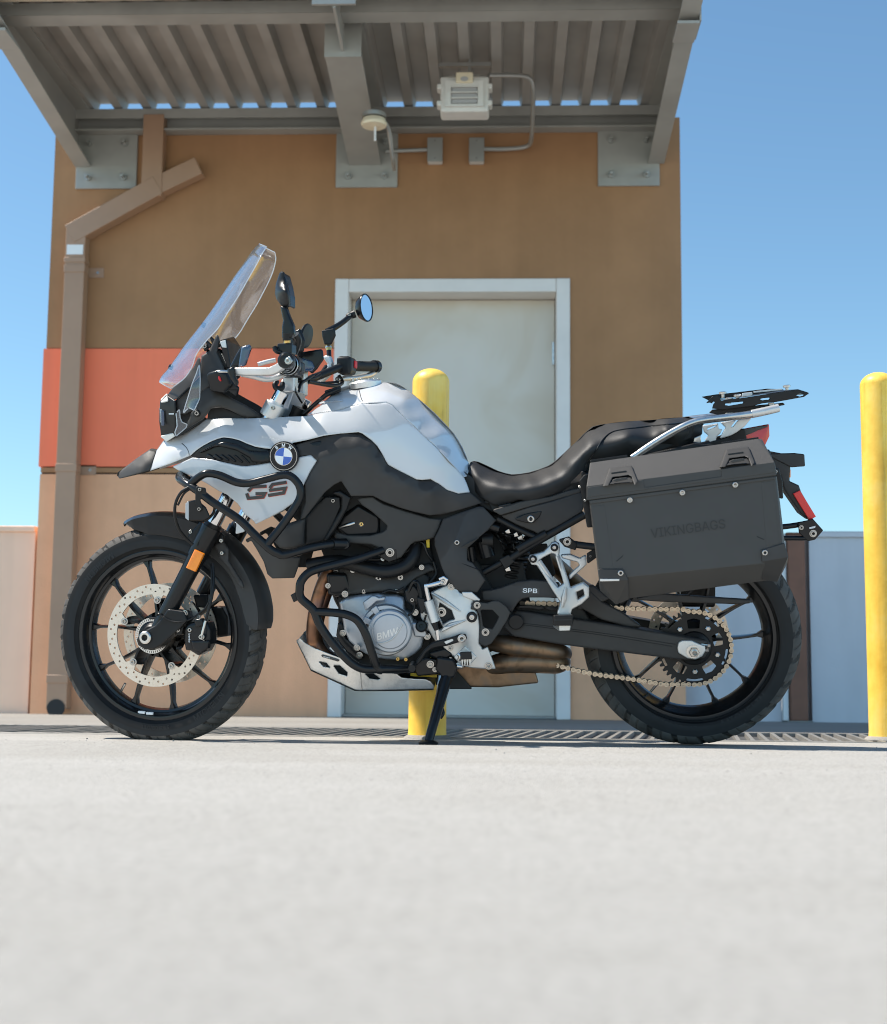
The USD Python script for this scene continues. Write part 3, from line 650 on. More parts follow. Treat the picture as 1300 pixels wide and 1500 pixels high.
rc = B.P([(1013.5, 932.5)], 0)[0]
RR = float(np.linalg.norm(B.P([(1013.5, 1089)], 0)[0]-rc))
print('front', fc, RF, 'rear', rc, RR)
fwhl = wheel('front_wheel', Fk, fc, RF, .056, .252,   .042, .229, [120+72*k for k in range(5)], 16, 30, [('MICHELIN', -62, .017), ('110/80 R 19', -98, .011), ('MICHELIN', 120, .017)])
for k in range(2): add('balance_weight', Fk.out(moved(box(-.011, .011, -.004, .004, -.004, .004, .001), (fc[0]-.02-.026*k, -.036, fc[2]-.232+.002*k))), 'white_mark', fwhl, False)
rwhl = wheel('rear_wheel', B, rc, RR, .074, .238, .056, .213, [18+72*k for k in range(5)], 15, 24, [('MICHELIN', -72, .022), ('150/70 R 17', -112, .013), ('MICHELIN', 100, .022)])

# ---- front brake discs, hub ring
def disc(fr, cen, w, side, ro, ri, tabs, off, nh=60):
    p = circ(ro, 120).difference(circ(ri, 100))
    hs = []
    for k in range(nh):
        a = 2*PI*k/nh; r = ri + (ro-ri)*(.22, .5, .78, .36, .64)[k % 5]; hs.append(circ(.0032, 10, pol(r, a)))
    p = p.difference(shapely.union_all(hs))
    for k in range(tabs):
        a = off+2*PI*k/tabs; t = Polygon([pol(ri+.004, a-.13), pol(ri-.016, a-.05), pol(ri-.022, a), pol(ri-.016, a+.05), pol(ri+.004, a+.13)]).buffer(.003); p = p.union(t)
    return slab(p, cen, w-.0025, w+.0025)
for s in (1, -1):
    d = add('brake_disc', Fk.out(disc(Fk, fc, .054*s, s, .151, .121, 5, .25)), 'disc_steel', fwhl, 30)
    for k in range(5):
        a = .25+2*PI*k/5; p = (fc[0]+.104*math.cos(a), -.057*s, fc[2]+.104*math.sin(a))
        if s > 0: add('disc_bolt', Fk.out(moved(bolt_shape(.0075, .006, .011), p)), 'bolt_steel', fwhl)
    if s > 0:
        for k in range(5):
            a = .25+2*PI*k/5
            add('disc_carrier', Fk.out(spoke(fc+np.array([0, 0, 0]), a-.28, a, .045, .106, .052, .050, .0065, .005)), 'satin_black', fwhl, 45)
rg = circ(.0525, 96).difference(circ(.0425, 96)); rg = rg.difference(shapely.union_all([LineString([pol(.0445, 2*PI*k/48), pol(.0508, 2*PI*k/48)]).buffer(.0011, cap_style='flat') for k in range(48)]))
add('sensor_ring', Fk.out(slab(rg, fc, .074, .0755)), 'brushed_steel', fwhl, False)
add('hub_cover', Fk.out(revolve([(.0, .080), (.028, .080), (.036, .073), (.038, .060)], fc, 40)), 'satin_black', fwhl)

# ---- fork
fork = xform('front_fork', bike)
wl = .103
def fline(w):                                     # a leg's axis, from the photographed near leg
    a = Fk.P(c('F', 598, 690), wl, True)[0]; b = Fk.P([(311, 772)], wl, True)[0]; return a, (b-a)/np.linalg.norm(b-a), np.linalg.norm(b-a)
a0, ad, al = fline(wl)
for s in (1, -1):
    S = lambda m: Fk.out(m if s > 0 else mir(m))
    leg = add('fork_lower', S(tube([a0-ad*.02, a0+ad*.02, a0+ad*al*.55, a0+ad*(al-.10), a0+ad*(al-.095), a0+ad*al], [.021, .024, .0255, .0265, .0295, .0305], 20, 0)), 'gloss_black', fork)
    add('dust_seal', S(tube([a0+ad*(al-.002), a0+ad*(al+.012)], [.027, .0245], 18, 0)), 'satin_black', fork)
    add('fork_stanchion', S(tube([a0+ad*al, a0+ad*(al+.44)], .0205, 20, 0)), 'chrome', fork)
M_ = lambda *q: c('M', *q)
add('axle_clamp', panel(M_(592, 318, 745, 340, 775, 425, 690, 520, 600, 590, 540, 650, 470, 690, 385, 690, 325, 650, 312, 600, 340, 545, 410, 505, 480, 470, 540, 400), wl+.028, .045, 3, fr=Fk, rnd=2), 'satin_black', fork)
nut = Fk.P([(213.2, 934)], wl+.030, True)[0]
add('axle_nut', Fk.out(revolve([(.0185, -.004), (.0185, .004), (.0155, .007), (.0095, .007), (.0085, -.004), (0, -.004)], nut, 24)), 'brushed_steel', fork)
add('axle', Fk.out(revolve([(.011, .10), (.011, -.12), (0, -.12)], (nut[0]+.004, 0, nut[2]), 16)), 'bolt_steel', fork)
for x, y in ((748, 362), (680, 505)): add('caliper_bolt', [pbolt('M', x, y, wl+.018, .0085, Fk, .008, .011)], 'bolt_steel', fork)
add('caliper_lug', [panel(M_(700, 380, 790, 330, 800, 400, 760, 470, 740, 480, 720, 560, 660, 560, 640, 500, 690, 440), wl+.014, .02, 1.5, fr=Fk)], 'satin_black', fork)
cal = add('brake_caliper', [panel(M_(742, 500, 775, 452, 850, 432, 960, 440, 988, 520, 982, 640, 945, 705, 870, 745, 800, 700, 760, 695, 742, 610), wl+.022, .05, 5, fr=Fk),
    panel(M_(830, 420, 905, 405, 925, 470, 850, 490), wl+.030, .02, 2, fr=Fk), panel(M_(800, 610, 975, 600, 960, 680, 900, 720, 820, 690), wl+.028, .02, 3, fr=Fk)], 'gloss_black', fork)
add('caliper_lettering', ptext(Fk, 'brembo', M_(782, 545)[0], (0, 1), 2.6, wl+.0225, .0006, True), 'white_mark', fork, False)
add('caliper_bolt', [pbolt('M', 793, 513, wl+.0225, .007, Fk, .003)], 'bolt_steel', fork)
add('banjo_bolt', [pbolt('M', 903, 575, wl+.034, .0075, Fk, .010, .0095)], 'brushed_steel', fork)
add('far_caliper', [panel(M_(990, 300, 1090, 300, 1110, 340, 1140, 390, 1140, 570, 990, 590, 930, 480, 940, 380), -.065, .055, 3, fr=Fk), panel(M_(820, 190, 960, 190, 960, 320, 850, 310), -.05, .02, 2, fr=Fk)], 'satin_black', fork)
add('brake_hose', [ptube('M', [(1003, -90, wl+.01), (1010, 60, wl+.02), (1000, 180, wl+.03), (975, 290, wl+.035), (950, 380, wl+.038), (930, 440, wl+.040)], .0042, Fk), ], 'satin_black', fork)
add('hose_fitting', [ptube('M', [(936, 430, wl+.040), (918, 500, wl+.042), (903, 560, wl+.042)], .0040, Fk)], 'brushed_steel', fork)
add('sensor_cable', [ptube('M', [(430, 410, .085), (490, 400, .10), (505, 365, wl+.026), (545, 390, wl+.03), (620, 430, wl+.031), (700, 440, wl+.03), (790, 420, wl+.02), (880, 360, wl+.02), (945, 300, wl+.028), (985, 190, wl+.03), (992, 0, wl+.02), (985, -90, wl+.01)], .0027, Fk, 8)], 'satin_black', fork)
add('orange_reflector', [panel(c('F', 800, 240, 851, 264, 803, 363, 752, 341), wl+.040, .010, 1.2, fr=Fk, rnd=.5)], 'orange_lens', fork)

# ---- front mudguard: an arch over the tyre
def arch(fr, cen, tab, hw_, crown, n=56, tip=.0):
    """tab: (angle, inner radius, outer radius, half width)"""
    tab = np.asarray(tab, float); A = np.linspace(tab[0, 0], tab[-1, 0], n)
    q = [np.interp(A, tab[::-1, 0], tab[::-1, k]) if tab[0, 0] > tab[-1, 0] else np.interp(A, tab[:, 0], tab[:, k]) for k in (1, 2, 3)]
    V, m = [], 13
    for a, ri, ro, hw2 in zip(np.radians(A), *q):
        for off in (0, -.004):
            for t in np.linspace(-1, 1, m):
                at_ = abs(t)
                if at_ > .66: w = hw2*(.94+.06*math.cos((at_-.66)/.34*1.2)); r = ro-.014-(ro-.014-ri)*(at_-.66)/.34
                else: w = hw2*at_/.66*.97; r = ro-.014*(at_/.66)**3
                r += off; w = w + (off if at_ > .6 else 0)
                V.append((cen[0]+r*math.cos(a), -w*np.sign(t), cen[2]+r*math.sin(a)))
    F = []
    for i in range(n-1):
        for j in range(m-1):
            a, b = i*2*m+j, (i+1)*2*m+j
            F += [(a, b, b+1), (a, b+1, a+1)]; a += m; b += m; F += [(a, b+1, b), (a, a+1, b+1)]
        for j in (0, m-1):
            a, b = i*2*m+j, (i+1)*2*m+j
            F += [(a, b+m, b), (a, a+m, b+m)] if j == 0 else [(a, b, b+m), (a, b+m, a+m)]
    for i in (0, n-1):
        for j in range(m-1):
            a = i*2*m+j; F += [(a, a+1, a+m+1), (a, a+m+1, a+m)] if i == 0 else [(a, a+m+1, a+1), (a, a+m, a+m+1)]
    return fr.out(TM(V, np.array(F)[:, ::-1]))
k1 = .2692/489
def ftab(rows): return [(a, ri*k1, ro*k1, w) for a, ri, ro, w in rows]
mg = add('front_mudguard', [arch(Fk, fc, ftab([(111, 640, 652, .018), (108, 622, 656, .036), (104, 585, 660, .052), (95, 545, 664, .062), (80, 540, 668, .067), (66, 545, 672, .068)]), .06, 0)], 'gloss_black', bike)
add('rear_extension', [arch(Fk, fc, ftab([(64.5, 535, 660, .068), (50, 538, 656, .067), (38, 541, 650, .066), (26, 526, 642, .064), (15, 520, 630, .062), (8, 525, 618, .060), (4.5, 562, 606, .056)]), .06, 0)], 'black_plastic', mg)
add('fork_brace', [panel(c('F', 830, 90, 905, 110, 960, 165, 955, 205, 880, 190, 845, 330, 800, 230, 760, 170), .088, .012, 2, fr=Fk)], 'satin_black', mg)
add('fork_guard', [panel(c('F', 905, 215, 955, 195, 985, 240, 985, 300, 1060, 420, 1075, 470, 1035, 430, 975, 330, 935, 285), .092, .008, 2, fr=Fk)], 'black_plastic', mg)
for k, x, y, w in (('F', 778, 145, .086), ('F', 948, 261, .100), ('D', 755, 1005, .110)): add('screw', [pbolt(k, x, y, w, .0065, Fk, .003)], 'bolt_steel', mg)

# ---- bodywork
def both(name, m, mt, parent=None, smooth=40, label=None):
    a = add(name, m, mt, parent or bike, smooth, label); add(name, mir(m), mt, parent or bike, smooth); return a
def J_(*a): return np.vstack(a)
def bridge(px, w, drop=.0, th=.004):              # closes the top between a panel's edge and its mirror image
    p = B.P(px, w); n = len(p); q = p*[1, -1, 1]; mid = (p+q)/2 + [0, 0, drop]
    rows = [p, p*.5+mid*.5+[0, 0, drop*.35], mid, q*.5+mid*.5+[0, 0, drop*.35], q]
    V = np.vstack(rows + [r-[0, 0, th] for r in rows]); F = []
    for k in range(4):
        for i in range(n-1):
            a, b = k*n+i, (k+1)*n+i; F += [(a, a+1, b+1), (a, b+1, b)]; a += 5*n; b += 5*n; F += [(a, b+1, a+1), (a, b, b+1)]
    return TM(V, F)
seam = c('T', 60, 659, 120, 648, 200, 636, 240, 622, 280, 611, 340, 607, 395, 606, 420, 618, 440, 640, 520, 716, 600, 790, 660, 855, 705, 902, 722, 922)
tank_top = c('T', 200, 547, 235, 535, 270, 527, 340, 521, 420, 520, 445, 526, 462, 536, 510, 573, 560, 614, 600, 650, 640, 692, 680, 735, 700, 765, 717, 795, 732, 830, 742, 862)
w_top = np.r_[np.full(4, -.012), np.full(11, -.012), -.012]
def ctl(k, *rows): a = np.asarray(rows, float); return list(np.c_[c(k, *a[:, :2].ravel()), a[:, 2]])
def field(*groups): return wfield(np.vstack([np.asarray(g) for g in groups]))
f_cover = field(np.c_[tank_top[::2], w_top[::2]], ctl('T', (60, 659, .125), (200, 636, .13), (280, 611, .135), (395, 606, .14), (440, 640, .145), (520, 716, .148), (600, 790, .146), (705, 902, .125), (730, 922, .115), (738, 895, .06),
    (130, 610, .075), (190, 590, .085), (300, 565, .085), (400, 560, .085), (470, 590, .095), (540, 665, .10), (620, 740, .098), (690, 830, .085), (722, 880, .07)))
m = panel(J_(c('T', 60, 655, 110, 622, 160, 575), tank_top, c('T', 743, 895, 735, 918), seam[::-1]), f_cover, .006, 2.2, step=5, rnd=1)
tank = add('fuel_tank', [m, mir(m), bridge(J_(c('T', 70, 650, 110, 622, 160, 575), tank_top[:1]), [.118, .07, .03, .012], .004)], 'white_paint', bike, 42)
fc2 = c('T', 300, 524); add('tank_seam_line', [tube(B.P(c('T', 272, 535, 280, 560, 288, 590, 300, 612, 312, 650), f_cover(c('T', 272, 535, 280, 560, 288, 590, 296, 606, 300, 609))+.0002), .0012, 6)], 'grey_plastic', tank)
cap = B.P(c('T', 305, 523), 0)[0]
add('filler_cap', [oriented(revolve([(.048, -.01), (.048, .006), (.044, .010), (.03, .010), (.028, .013), (.012, .013), (.010, .010), (0, .010)], n=36), cap + [0, 0, -.004], (-.12, 0, 1))], 'aluminium', tank)
add('cap_bolt', [oriented(bolt_shape(.004, .003), cap + [.038*math.cos(a), .038*math.sin(a), .010], (-.1, 0, 1)) for a in np.arange(6)*PI/3+.3], 'bolt_steel', tank)
add('tank_ridge', [panel(c('T', 105, 608, 130, 597, 190, 594, 220, 590, 205, 600, 130, 606, 110, 614), lambda q: f_cover(q)+.004, .008, 1.2, step=4)], 'white_paint', tank)

lower_edge = c('T', 0, 776, 60, 764, 130, 746, 200, 737, 230, 735, 275, 731, 292, 737, 330, 765, 355, 790, 375, 822, 390, 852, 402, 870, 450, 896, 485, 914, 520, 931, 545, 934, 580, 930, 615, 950, 650, 976, 700, 992, 748, 986)
beak_top = c('D', 345, 432, 380, 385, 430, 362, 480, 338, 540, 302, 600, 264, 640, 242, 670, 231, 760, 227, 900, 229, 1000, 225, 1100, 222, 1200, 218, 1290, 214)
vent_edge = c('D', 300, 563, 430, 518, 560, 466, 600, 430, 640, 403, 690, 376, 735, 358, 770, 350, 820, 355, 870, 368, 920, 390, 970, 409, 1020, 418, 1065, 424, 1160, 425)
f_side = field(ctl('D', (345, 432, .034), (300, 563, .062), (320, 500, .056), (480, 338, .052), (430, 518, .095), (430, 430, .085), (560, 466, .125), (540, 400, .11), (600, 264, .072), (600, 350, .118), (690, 376, .152), (670, 231, .095), (680, 300, .125), (770, 350, .164), (870, 368, .172), (1065, 424, .180), (800, 280, .142), (900, 229, .115), (1000, 300, .158), (1100, 222, .122), (1290, 214, .125), (1200, 330, .168)),
    ctl('T', (0, 776, .182), (130, 746, .184), (275, 731, .180), (330, 765, .183), (375, 822, .186), (450, 896, .182), (580, 930, .168), (700, 992, .142), (748, 986, .128), (200, 636, .135), (280, 611, .139), (395, 606, .143), (440, 640, .148), (600, 790, .149), (722, 922, .122), (300, 670, .163), (420, 730, .174), (500, 830, .176), (600, 880, .164), (680, 950, .143), (120, 700, .165)))
m = panel(J_(beak_top, seam[1:], c('T', 735, 950), lower_edge[::-1], vent_edge[::-1]), f_side, .005, 2.0, step=6, rnd=.8)
both('side_fairing', m, 'white_paint')
add('beak_bridge', bridge(beak_top[:10], f_side(beak_top[:10])-.002, .008), 'white_paint', bike, 40)
for q in ((505, 388, 530, 410, 548, 440, 552, 464),): both('fairing_seam', tube(B.P(sm(c('D', *q), 4), f_side(sm(c('D', *q), 4))-.0004), .0012, 6, 0), 'grey_plastic')
tip = c('D', 95, 592, 100, 578, 125, 560, 210, 492, 300, 430, 345, 440, 325, 495, 300, 560, 200, 588, 108, 612)
f_tip = field(ctl('D', (95, 595, .002), (300, 430, .028), (345, 440, .036), (300, 560, .064), (235, 545, .058), (150, 580, .028), (210, 492, .022), (290, 500, .056)))
m = panel(tip, f_tip, .005, 1.5, step=5); bt = add('beak_tip', [m, mir(m), bridge(tip[1:6], f_tip(tip[1:6])-.002, .004)], 'grey_plastic', bike)
# white lower panel with the model letters
gs_poly = J_(c('D', 445, 535, 510, 505, 570, 478, 640, 482, 700, 490, 770, 507, 830, 520, 880, 530, 920, 531, 990, 522, 1060, 510, 1180, 515), c('E', 420, 225, 470, 214, 545, 201, 585, 236, 540, 310, 505, 382, 485, 430, 472, 472, 430, 508, 370, 552, 280, 600, 195, 641), c('D', 960, 880, 900, 832, 862, 772, 790, 712, 740, 690, 660, 640, 600, 610, 540, 585, 480, 558))
f_gs = field(ctl('D', (445, 535, .098), (570, 478, .135), (700, 490, .166), (920, 531, .180), (1060, 510, .183), (600, 610, .118), (660, 560, .150), (790, 712, .138), (862, 772, .148), (960, 880, .158), (850, 620, .170)), ctl('E', (545, 201, .186), (585, 236, .188), (505, 382, .190), (472, 472, .187), (370, 552, .180), (195, 641, .163), (300, 420, .184), (200, 480, .176)))
m = panel(gs_poly, f_gs, .005, 2, step=6, rnd=1)
gp = both('lower_fairing', m, 'white_paint')
def gl(*q): return LineString(c('D', *q))
gs_sh = [gl(1040, 659, 950, 664, 925, 690).buffer(2.1, cap_style='flat', join_style='mitre'), gl(916, 705, 925, 736, 1018, 728, 1030, 706, 972, 707).buffer(2.2, cap_style='flat', join_style='mitre'),
         gl(1168, 634, 1080, 648, 1062, 672).buffer(2.1, cap_style='flat', join_style='mitre'), gl(1058, 686, 1160, 672, 1150, 702, 1052, 718).buffer(2.2, cap_style='flat', join_style='mitre')]
for dx_, mm, off in ((1.0, 'decal_red', .0012), (0, 'decal_black', .0020)):
    for g in gs_sh: add('model_letter', panel(shapely.affinity.translate(g, dx_, dx_*.6), lambda q, o=off: f_gs(q)+o, .002, 0, step=3, rnd=0), mm, gp, False)
# black strip behind the badge, vent and its louvres
vp = J_(vent_edge[2:], c('E', 460, 130, 545, 120, 610, 110, 600, 180, 550, 200, 470, 213), c('D', 1180, 520, 1060, 512, 990, 524, 920, 533, 880, 532, 830, 522, 770, 509, 700, 492, 640, 484, 575, 478))
f_v = lambda q: f_gs(q)*.5+f_side(q)*.5-.012
both('vent_strip', panel(vp, f_v, .006, 1.2, step=6, rnd=.6), 'gloss_black')
both('vent_bar', panel(c('D', 575, 466, 640, 425, 720, 388, 770, 375, 860, 392, 935, 432, 1000, 437, 1075, 432, 1075, 500, 1010, 512, 950, 505, 935, 480, 850, 432, 740, 405, 700, 412, 640, 440), lambda q: f_v(q)+.011, .008, 2.5, step=5), 'gloss_black')
for k in range(7):
    x = 655+k*44
    m = panel(c('D', x, 462-k*3+14, x+14, 452+k*2, x+60, 482+k*5, x+52, 492+k*5), lambda q: f_v(q)+.007, .006, 1.0, step=3, rnd=.4); both('vent_louvre', m, 'gloss_black')
# badge
bc = c('D', 1154, 470)[0]; bo = B.P([bc], .190)[0]; nb = np.array([-.06, -1, .02])
bdg = add('round_badge', oriented(revolve([(.0425, -.016), (.0425, .004), (.041, .006), (.039, .0062), (0, .0062)], n=48), bo, nb), 'gloss_black', bike)
def badge_piece(poly, h): 
    m = trimesh.creation.extrude_polygon(poly, .0012, engine='earcut'); v = m.vertices
    return oriented(TM(np.c_[v[:, 0], -(h+v[:, 2]), v[:, 1]], m.faces[:, ::-1] if False else m.faces), bo, nb)
add('badge_ring', [badge_piece(circ(.0385, 64).difference(circ(.0373, 64)), .0063), badge_piece(circ(.0252, 64).difference(circ(.0240, 64)), .0063)], 'brushed_steel', bdg, False)
for k in range(4):
    a = np.linspace(k*PI/2, (k+1)*PI/2, 14)-.10
    add('badge_quarter', badge_piece(Polygon([(0, 0)]+[pol(.0239, x) for x in a]), .0063), 'blue_enamel' if k % 2 else 'white_enamel', bdg, False)
for ch, ang in (('B', 128), ('M', 90), ('W', 52)):
    a = math.radians(ang); t = meshkit.text_mesh(ch, .0085, .001, True); v = t.vertices; v = v - [(v[:, 0].min()+v[:, 0].max())/2, .0042, 0]
    cA, sA = math.cos(a-PI/2), math.sin(a-PI/2); x = v[:, 0]*cA-v[:, 1]*sA+.0312*math.cos(a); z = v[:, 0]*sA+v[:, 1]*cA+.0312*math.sin(a)
    add('badge_letter', oriented(TM(np.c_[x, -(.0064+v[:, 2]), z], t.faces), bo, nb), 'white_enamel', bdg, False)
# dark tank side panel with its folded edge
tsp = J_(c('E', 450, 136), lower_edge[2:], c('T', 800, 1030, 770, 1041, 700, 1062, 640, 1078), c('E', 1300, 585, 1200, 562, 1120, 540, 1010, 498, 940, 462, 800, 462, 738, 368, 690, 392, 630, 442, 570, 520, 505, 603, 478, 612, 500, 540, 512, 500, 508, 385, 546, 300, 586, 238, 548, 202, 470, 208))
f_t = wfield(np.vstack([ctl('E', (450, 136, .176), (470, 208, .180), (610, 110, .172), (830, 58, .168), (905, 80, .168), (980, 155, .172), (1030, 240, .176), (1080, 277, .176), (1240, 357, .166),
    (610, 215, .198), (720, 150, .196), (840, 112, .196), (920, 145, .197), (985, 235, .200), (1040, 320, .202), (1150, 385, .197), (1300, 435, .188), (586, 238, .190), (508, 385, .196), (505, 603, .182), (630, 442, .182), (690, 392, .182), (738, 368, .183), (800, 462, .176), (940, 462, .176), (1120, 540, .170), (1300, 585, .160), (700, 290, .196), (850, 300, .192), (1000, 400, .188), (560, 480, .192), (478, 612, .180)),
    ctl('T', (580, 930, .160), (700, 990, .142), (800, 1030, .120), (640, 1078, .138), (700, 1035, .146))]), 'linear')
both('tank_side_panel', panel(tsp, f_t, .005, 1.6, step=6, rnd=.8), 'black_plastic')
# radiator shroud
both('radiator_shroud', panel(c('E', 508, 600, 503, 690, 500, 768, 450, 790, 385, 800, 345, 790, 312, 752, 322, 700, 355, 660, 400, 635, 478, 610), field(ctl('E', (508, 600, .178), (500, 768, .168), (385, 800, .172), (312, 752, .160), (400, 690, .184), (478, 610, .180))), .006, 5, step=6), 'black_plastic')
both('lower_shroud', panel(c('E', 128, 738, 190, 705, 260, 735, 330, 820, 400, 850, 478, 850, 462, 920, 440, 982, 300, 986, 268, 958, 245, 880, 200, 800, 165, 745, 140, 760), field(ctl('E', (128, 738, .12), (190, 705, .14), (260, 735, .152), (478, 850, .156), (440, 982, .140), (300, 986, .136), (360, 900, .160), (268, 958, .130), (200, 800, .136))), .006, 2, step=7), 'grey_plastic')
add('shroud_edge', [panel(c('D', 835, 855, 850, 852, 915, 925, 900, 950, 845, 965, 850, 900), .15, .01, 1.5)], 'white_paint', bike)
# recess behind the tank panel: radiator, slanting rail, dark frame cover
add('radiator', [phull('E', [(x, y, w) for x, y in ((500, 470), (730, 470), (640, 790), (470, 820)) for w in (-.15, .145)], .004)], 'dark_void', bike)
add('radiator_cover', [panel(c('E', 632, 466, 728, 466, 735, 530, 690, 640, 632, 745, 510, 772, 512, 600, 570, 525), .158, .01, 2)], 'satin_black', bike)
add('screw', [pbolt('E', 686, 491, .160, .0065)], 'bolt_steel', bike)
both('slanting_rail', panel(c('E', 665, 440, 730, 425, 800, 470, 775, 545, 720, 640, 655, 745, 622, 745, 690, 620, 735, 545, 738, 470), .170, .018, 3), 'satin_black')
f_fc = field(ctl('E', (840, 475, .162), (940, 465, .166), (1150, 545, .160), (1300, 590, .150), (1300, 715, .146), (1120, 845, .150), (1040, 870, .152), (800, 760, .150), (1020, 680, .158), (1150, 680, .160)), ctl('H', (205, 522, .142), (195, 600, .142)))
both('frame_cover', panel(J_(c('E', 838, 480, 870, 470, 940, 466, 970, 490, 1010, 512, 1120, 548, 1300, 602), c('H', 205, 523, 190, 580, 160, 640, 110, 655, 40, 665, 0, 690), c('E', 1250, 722, 1180, 770, 1120, 850, 1070, 872, 1020, 868, 985, 845, 995, 800, 930, 770, 800, 762, 720, 740, 690, 720, 700, 690, 780, 712, 920, 712, 1000, 690, 1022, 672, 1028, 650, 990, 612, 930, 560, 870, 520)), f_fc, .006, 2.2, step=6, rnd=1), 'grey_plastic')
add('injector_housing', [phull('E', [(x, y, w) for x, y in ((760, 600), (850, 540), (960, 600), (960, 690), (780, 700), (730, 660)) for w in (.05, .118)], .012)], 'gloss_black', bike)
add('recess_back', [phull('E', [(x, y, w) for x, y in ((760, 480), (900, 480), (1040, 640), (1000, 720), (700, 740)) for w in (-.1, .045)], .01)], 'dark_void', bike)
add('injector_plug', [pbolt('E', 865, 640, .126, .0095, None, .004, .013)], 'bolt_steel', bike); add('plug_face', [pbolt('E', 865, 640, .1295, .006, None, .001)], 'gold_brass', bike)
add('fuel_pipe', [ptube('E', [(725, 662, .125), (780, 645, .13), (820, 632, .125)], .006)], 'brushed_steel', bike)
# body core: added dark blocks that keep daylight out between the two flanks
add('daylight_block', [phull('X', [(x, y, w) for x, y in ((455, 640), (560, 625), (660, 700), (690, 740), (560, 800), (450, 760)) for w in (-.10, .10)], .02)], 'dark_void', bike)
add('front_daylight_block', [phull('X', [(x, y, w) for x, y in ((340, 640), (440, 640), (470, 700), (440, 760), (360, 690)) for w in (-.10, .09)], .01)], 'dark_void', bike)

# ---- nose: headlight, cowl, screen, dash
hl = add('headlight', [phull('O', [(108, 770, .075), (108, 770, -.075), (100, 960, .07), (100, 960, -.07), (120, 1105, .05), (120, 1105, -.05), (160, 715, .085), (160, 715, -.085), (235, 770, .11), (235, 770, -.11), (240, 860, .115), (240, 860, -.115), (240, 1000, .11), (240, 1000, -.11), (225, 1085, .09), (225, 1085, -.09), (165, 1130, .06), (165, 1130, -.06)], .004)], 'satin_black', bike)
add('headlight_lens', [phull('O', [(95, 835, .05), (95, 835, -.05), (95, 955, .05), (95, 955, -.05), (108, 850, .085), (108, 850, -.085), (106, 960, .08), (106, 960, -.08)], .003)], 'clear_edge', hl)
for s in (1,): add('marker_strip', [panel(c('O', 103, 848, 133, 852, 136, 995, 106, 1005), .0935, .004, .8)], 'screen_glass', hl)
add('headlight_cap', [phull('O', [(112, 748, .07), (112, 748, -.07), (160, 703, .082), (160, 703, -.082), (165, 760, .10), (165, 760, -.10), (112, 772, .079), (112, 772, -.079)], .003)], 'fixture_grey', hl)
add('headlight_chin', [phull('O', [(112, 1100, .055), (112, 1100, -.055), (160, 1138, .06), (160, 1138, -.06), (228, 1095, .092), (228, 1095, -.092), (220, 1075, .095), (220, 1075, -.095)], .003)], 'fixture_grey', hl)
add('edge_mark', [panel(c('O', 178, 879, 226, 879, 226, 891, 178, 891), .1185, .003, 0, rnd=0)], 'white_mark', hl, False)
both('nose_cowl', panel(c('O', 165, 705, 215, 640, 330, 540, 420, 430, 475, 310, 482, 420, 470, 520, 380, 620, 260, 740, 182, 770), field(ctl('O', (165, 705, .08), (330, 540, .115), (475, 310, .12), (260, 740, .118), (182, 770, .10), (470, 520, .135), (380, 560, .13))), .006, 2), 'black_plastic')
both('cowl_inner', panel(c('O', 240, 765, 380, 622, 470, 525, 490, 330, 560, 290, 640, 110, 665, 190, 640, 300, 700, 440, 720, 520, 600, 600, 480, 690, 420, 850, 330, 890, 245, 880), field(ctl('O', (240, 765, .105), (470, 525, .12), (560, 290, .10), (640, 110, .09), (700, 440, .11), (480, 690, .125), (330, 890, .115))), .008, 2.5), 'black_plastic')
both('cowl_arm', panel(c('O', 465, 690, 510, 640, 565, 622, 640, 650, 700, 692, 800, 745, 900, 795, 990, 850, 1075, 912, 1050, 935, 960, 930, 870, 905, 760, 850, 680, 822, 620, 822, 575, 840, 545, 890, 500, 940, 400, 1000, 345, 1030, 340, 985, 375, 930, 390, 870, 420, 845), field(ctl('O', (465, 690, .125), (565, 622, .125), (700, 692, .125), (900, 795, .115), (1075, 912, .10), (760, 850, .128), (545, 890, .140), (345, 1030, .125), (445, 880, .142), (640, 740, .14))), .010, 4, step=6), 'grey_plastic')
add('arm_boss', [panel(Point(*c('O', 446, 880)[0]).buffer(5.6), .146, .01, 2)], 'satin_black', bike); add('screw', [pbolt('O', 446, 880, .148, .0075)], 'bolt_steel', bike)
add('nose_backing', [phull('O', [(x, y, w) for x, y in ((240, 780), (360, 640), (470, 700), (480, 900), (520, 940), (300, 1075), (240, 1090)) for w in (-.10, .085)], .004)], 'dark_void', bike)
add('arm_backing', [phull('O', [(x, y, w) for x, y in ((570, 840), (690, 830), (900, 925), (560, 925)) for w in (-.1, .10)], .004)], 'dark_void', bike)
ds_ = add('dash_support', [phull('O', [(x, y, w) for x, y in ((560, 300), (660, 290), (740, 440), (720, 620), (570, 600)) for w in (-.075, .075)], .008)], 'gloss_black', bike)
for k, (x, y) in enumerate(((600, 180), (560, 215), (525, 245), (640, 215))): add('screen_linkage', [phull('O', [(x-18, y-18, .03), (x+22, y+20, .03), (x-18, y-18, .085), (x+22, y+20, .085), (x, y+30, .085)], .004)], 'gloss_black', ds_)
add('linkage_bolt', [pbolt('O', 523, 243, .092, .007)], 'bolt_steel', ds_)
add('linkage_stay', [ptube('O', [(598, 436, .09), (640, 435, .09), (672, 428, .09)], .004), ptube('O', [(570, 408, .09), (600, 412, .09)], .005)], 'brushed_steel', ds_)
for k in range(6): add('connector_pin', [pbolt('O', 686+k*9, 318+k*18, .085, .0025)], 'brushed_steel', ds_)
add('plug_block', [phull('O', [(x, y, w) for x, y in ((590, 330), (650, 295), (740, 430), (660, 450), (600, 400)) for w in (.05, .082)], .004)], 'grey_plastic', ds_)
